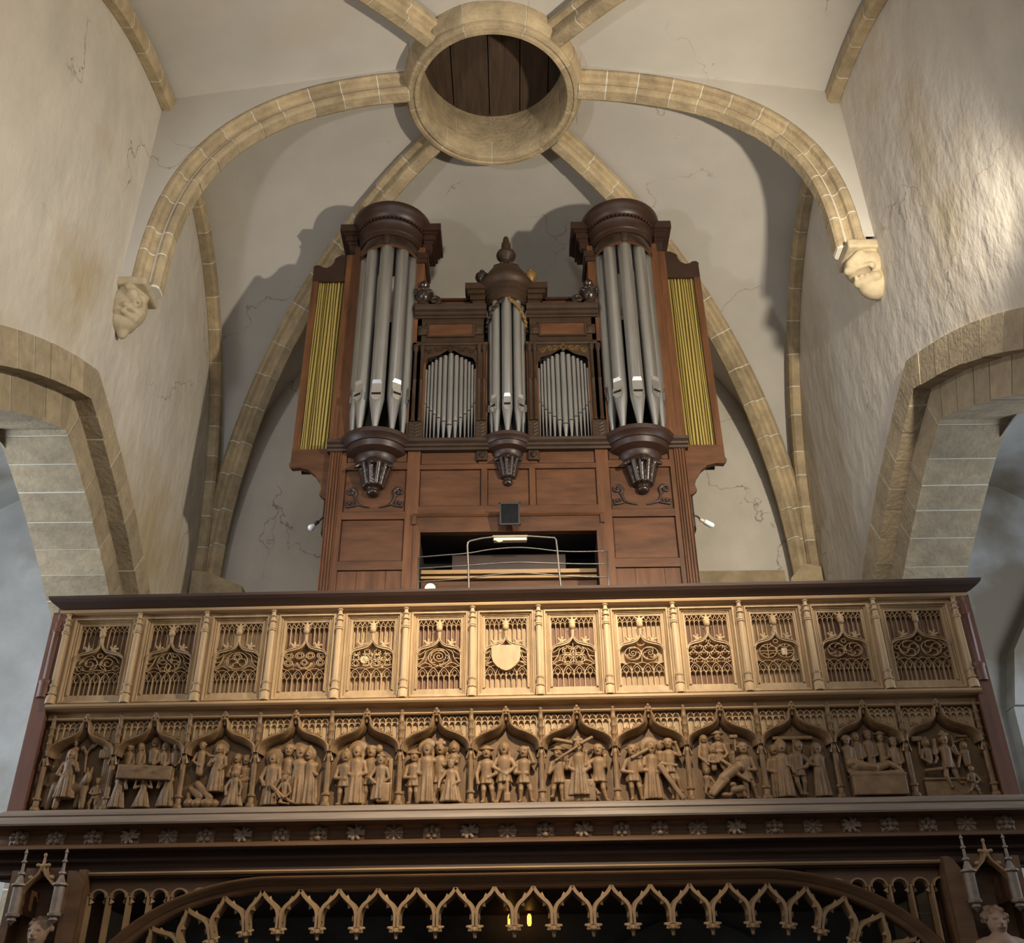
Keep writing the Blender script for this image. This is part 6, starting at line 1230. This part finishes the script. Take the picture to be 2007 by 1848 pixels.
# ------------------------------------------------------------------ gallery floor and what shows in the dark below it
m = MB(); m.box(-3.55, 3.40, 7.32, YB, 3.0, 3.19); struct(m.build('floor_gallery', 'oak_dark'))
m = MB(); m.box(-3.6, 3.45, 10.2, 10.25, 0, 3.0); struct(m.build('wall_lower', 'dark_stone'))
core = MB()
pts = [(1.55 + 1.0 * math.cos(math.radians(a)), 1.95 + 1.0 * math.sin(math.radians(a))) for a in range(0, 181, 15)]
for i, (p, q) in enumerate(zip(pts[:-1], pts[1:])):
    v = lambda t, r: (1.55 + (t[0] - 1.55) * r, 1.95 + (t[1] - 1.95) * r)
    core.prism_y([v(p, 0.82), v(q, 0.82), v(q, 1.0), v(p, 1.0)], 10.12, 10.21)
trim(core, 'dark_stone')
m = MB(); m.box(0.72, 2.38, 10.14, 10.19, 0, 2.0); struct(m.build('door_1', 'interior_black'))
n = 20; m = MB()
for j in range(2):
    for i in range(n + 1): m.v.append((-0.95 + 0.85 * i / n, 9.95 + 0.03 * math.sin(i * 1.7), 0.6 + j * 2.10))
m.f = [(i, i + 1, n + 2 + i, n + 1 + i) for i in range(n)]
tag(m.build('red_curtain', 'red_cloth', None, 'all'), 'dark red curtain hanging in the gloom beneath the gallery', 'curtain')
em = mat('lamp_glow', (1.0, 0.6, 0.15), 0.5, var=0.05); em.node_tree.nodes['Principled BSDF'].inputs['Emission Color'].default_value = (1.0, 0.45, 0.08, 1); em.node_tree.nodes['Principled BSDF'].inputs['Emission Strength'].default_value = 2.5
for x, nm2 in ((-0.065, 'left one of the two small amber lamps glowing under the gallery'), (0.11, 'right one of the two small amber lamps glowing under the gallery')):
    t = thing('wall_lantern', (x, 10.0, 3.0), 0, base=(0, 0, 0), label=nm2, cat='lantern', group='small lamps under the gallery')
    m = MB(); m.lathe([(0.012, -0.12), (0.02, -0.10), (0.02, -0.04), (0.01, -0.02)], 0, 0, 8); m.build('lamp_glass', 'lamp_glow', t); m = MB(); m.lathe([(0.03, -0.02), (0.006, 0.0)], 0, 0, 8); m.build('lamp_cap', 'black_iron', t)
# ------------------------------------------------------------------ small things in front of the organ
def ray(px, py):
    p, r = math.radians(PITCH), math.radians(ROLL)
    f = np.array([0, math.cos(p), math.sin(p)]); X = np.array([1., 0, 0]); U = np.array([0, -math.sin(p), math.cos(p)])
    return f * FPX + (X * math.cos(r) - U * math.sin(r)) * (px - W / 2) + (U * math.cos(r) + X * math.sin(r)) * (H / 2 - py)
def at(px, py, Y): d = ray(px, py); return tuple(np.array([0, 0, 1.6]) + d * (Y / d[1]))
# guard rail of bent rods that stands on the gallery floor between parapet and keydesk
RY = 8.12
t = thing('music_rail', (0, RY, 3.19), 0, base=(0, RY, 3.19), label='bent metal rod rail standing before the organ keydesk', cat='rail')
def rod(name, pix, r, extra=()):
    m = MB(); pts = [at(a, b, RY) for a, b in pix]; m.tube(list(extra) + cr(pts, 4), r, 8); return m.build(name, 'iron', t, 'all')
a0 = at(919, 1155, RY); b0 = at(1099, 1147, RY)
m = MB(); path = [(a0[0] - 0.0, RY, 3.19), at(919, 1155, RY)] + [at(*q, RY) for q in ((918, 1110), (916, 1070), (917, 1063), (922, 1060), (945, 1055), (970, 1052), (1000, 1051), (1040, 1051), (1070, 1053), (1087, 1054), (1090, 1058), (1092, 1075), (1096, 1120))] + [b0, (b0[0], RY, 3.19)]
m.tube(path, 0.0095, 8); m.build('arched_rod', 'iron', t, 'all')
rod('cross_rod', ((820, 1092), (870, 1088), (918, 1084), (960, 1077), (1010, 1073), (1050, 1075), (1094, 1080), (1140, 1081), (1189, 1080)), 0.006)
rod('cross_rod', ((820, 1114), (870, 1111), (918, 1108), (970, 1104), (1020, 1102), (1060, 1103), (1096, 1104), (1140, 1105), (1191, 1105)), 0.006)
rod('cross_rod', ((820, 1140), (870, 1137), (918, 1133), (970, 1126), (1020, 1123), (1060, 1125), (1097, 1128), (1140, 1130), (1193, 1131)), 0.006)
for x, y0, y1 in ((820, 1091, 1158), (1190, 1080, 1148)):
    p, q = at(x, y0, RY), at(x + (3 if x > 1000 else -1), y1, RY); m = MB(); m.tube([p, q, (q[0], RY, 3.19)], 0.007, 8); m.build('end_rod', 'iron', t, 'all')
lt = thing('reading_lamp', at(1000, 1054, RY - 0.03), 0, label='small tube reading lamp clipped on top of the metal rail', cat='lamp')
m = MB(); m.prism_x([(-0.04, -0.01), (-0.03, 0.012), (0.03, 0.016), (0.04, -0.01)], -0.155, 0.155); m.build('lamp_hood', 'lamp_metal', lt)
m = MB(); m.box(-0.145, 0.145, -0.03, 0.02, -0.038, -0.012); m.build('lamp_tube', 'ivory', lt)
m = MB(); m.tube([(-0.12, -0.03, -0.04), (-0.10, -0.035, -0.055), (-0.07, -0.03, -0.045)], 0.008, 6); m.build('switch_cord', 'ivory', lt)
# mirror hung over the keydesk
mr = thing('mirror', at(999, 1007, 8.46), 0, label='small black framed mirror hung over the organ keydesk', cat='mirror')
tl = Matrix.Rotation(math.radians(14), 4, 'X')
m = MB(); m.box(-0.082, 0.082, -0.006, 0.006, -0.095, 0.095); o = m.build('mirror_plate', 'mirror_glass', mr); o.rotation_euler = (math.radians(14), 0, 0)
m = MB()
for a in ((-0.095, -0.08, -0.012, 0.012, -0.11, 0.11), (0.08, 0.095, -0.012, 0.012, -0.11, 0.11), (-0.08, 0.08, -0.012, 0.012, 0.093, 0.108), (-0.08, 0.08, -0.012, 0.012, -0.108, -0.093)): m.box(*a)
for sx in (-1, 1):
    for sz in (-1, 1): m.lathe([(0.0, sz * 0.105 - 0.014), (0.016, sz * 0.105), (0.0, sz * 0.105 + 0.014)], sx * 0.092, 0, 8)
o = m.build('mirror_frame', 'black_iron', mr); o.rotation_euler = (math.radians(14), 0, 0)
m = MB(); m.box(-0.012, 0.012, 0.0, 0.126, -0.02, 0.0); m.build('mirror_arm', 'black_iron', mr)
# white dial on the parapet
p = at(843, 1153, 7.30); dl = thing('round_dial', p, 0, label='small round white dial standing on the parapet rail', cat='dial')
m = MB(); n = 28; m.prism_y([(0.039 * math.cos(2 * math.pi * i / n), 0.039 * math.sin(2 * math.pi * i / n)) for i in range(n)][::-1], -0.006, 0.006); m.build('dial_face', 'white_enamel', dl)
m = MB(); m.tube([(0.041 * math.cos(2 * math.pi * i / n), 0, 0.041 * math.sin(2 * math.pi * i / n)) for i in range(n + 1)], 0.003, 6); m.build('dial_rim', 'lamp_metal', dl, 'all')
m = MB(); m.box(-0.012, 0.012, -0.02, 0.03, 4.866 - p[2], -0.036); m.build('dial_foot', 'lamp_metal', dl)
m = MB()
for a in (20, 70, 140, 200, 260, 310): m.box(0.024 * math.cos(math.radians(a)) - 0.003, 0.024 * math.cos(math.radians(a)) + 0.003, -0.0075, -0.006, 0.024 * math.sin(math.radians(a)) - 0.002, 0.024 * math.sin(math.radians(a)) + 0.002)
m.build('dial_marks', 'lamp_metal', dl)
# bare bulbs on bent arms at both sides of the case
def bulb(pix, Y, lab, compact):
    P = [Vector(at(a, b, Y)) for a, b in pix]; bt = thing('bulb_lamp', P[0], 0, label=lab, cat='lamp'); o0 = P[0]
    m = MB(); m.tube(cr([tuple(p - o0) for p in P[:-1]], 5), 0.008, 6); m.build('arm', 'black_iron', bt, 'all')
    a, b = P[-2] - o0, P[-1] - o0; d = (b - a).normalized()
    m = MB(); m.tube([tuple(a), tuple(a + d * 0.05)], [0.018, 0.016], 10); m.build('socket', 'ivory' if compact else 'black_iron', bt, 'all')
    m = MB()
    if compact: m.tube([tuple(a + d * t) for t in (0.045, 0.055, 0.13, 0.15)], [0.02, 0.028, 0.028, 0.015], 12)
    else: m.tube([tuple(a + d * t) for t in (0.05, 0.065, 0.085, 0.105, 0.12, 0.125)], [0.014, 0.022, 0.032, 0.032, 0.018, 0.004], 12)
    m.build('bulb', 'bulb_glass', bt, 'all')
bulb(((641, 1014), (633, 1014), (627, 1020), (624, 1022), (612, 1032)), 8.75, 'bare bulb lamp on a bent arm at the left side of the organ', False)
bulb(((1354, 1012), (1364, 1011), (1370, 1015), (1372, 1018), (1390, 1027)), 8.75, 'white compact lamp on a bent arm at the right side of the organ', True)
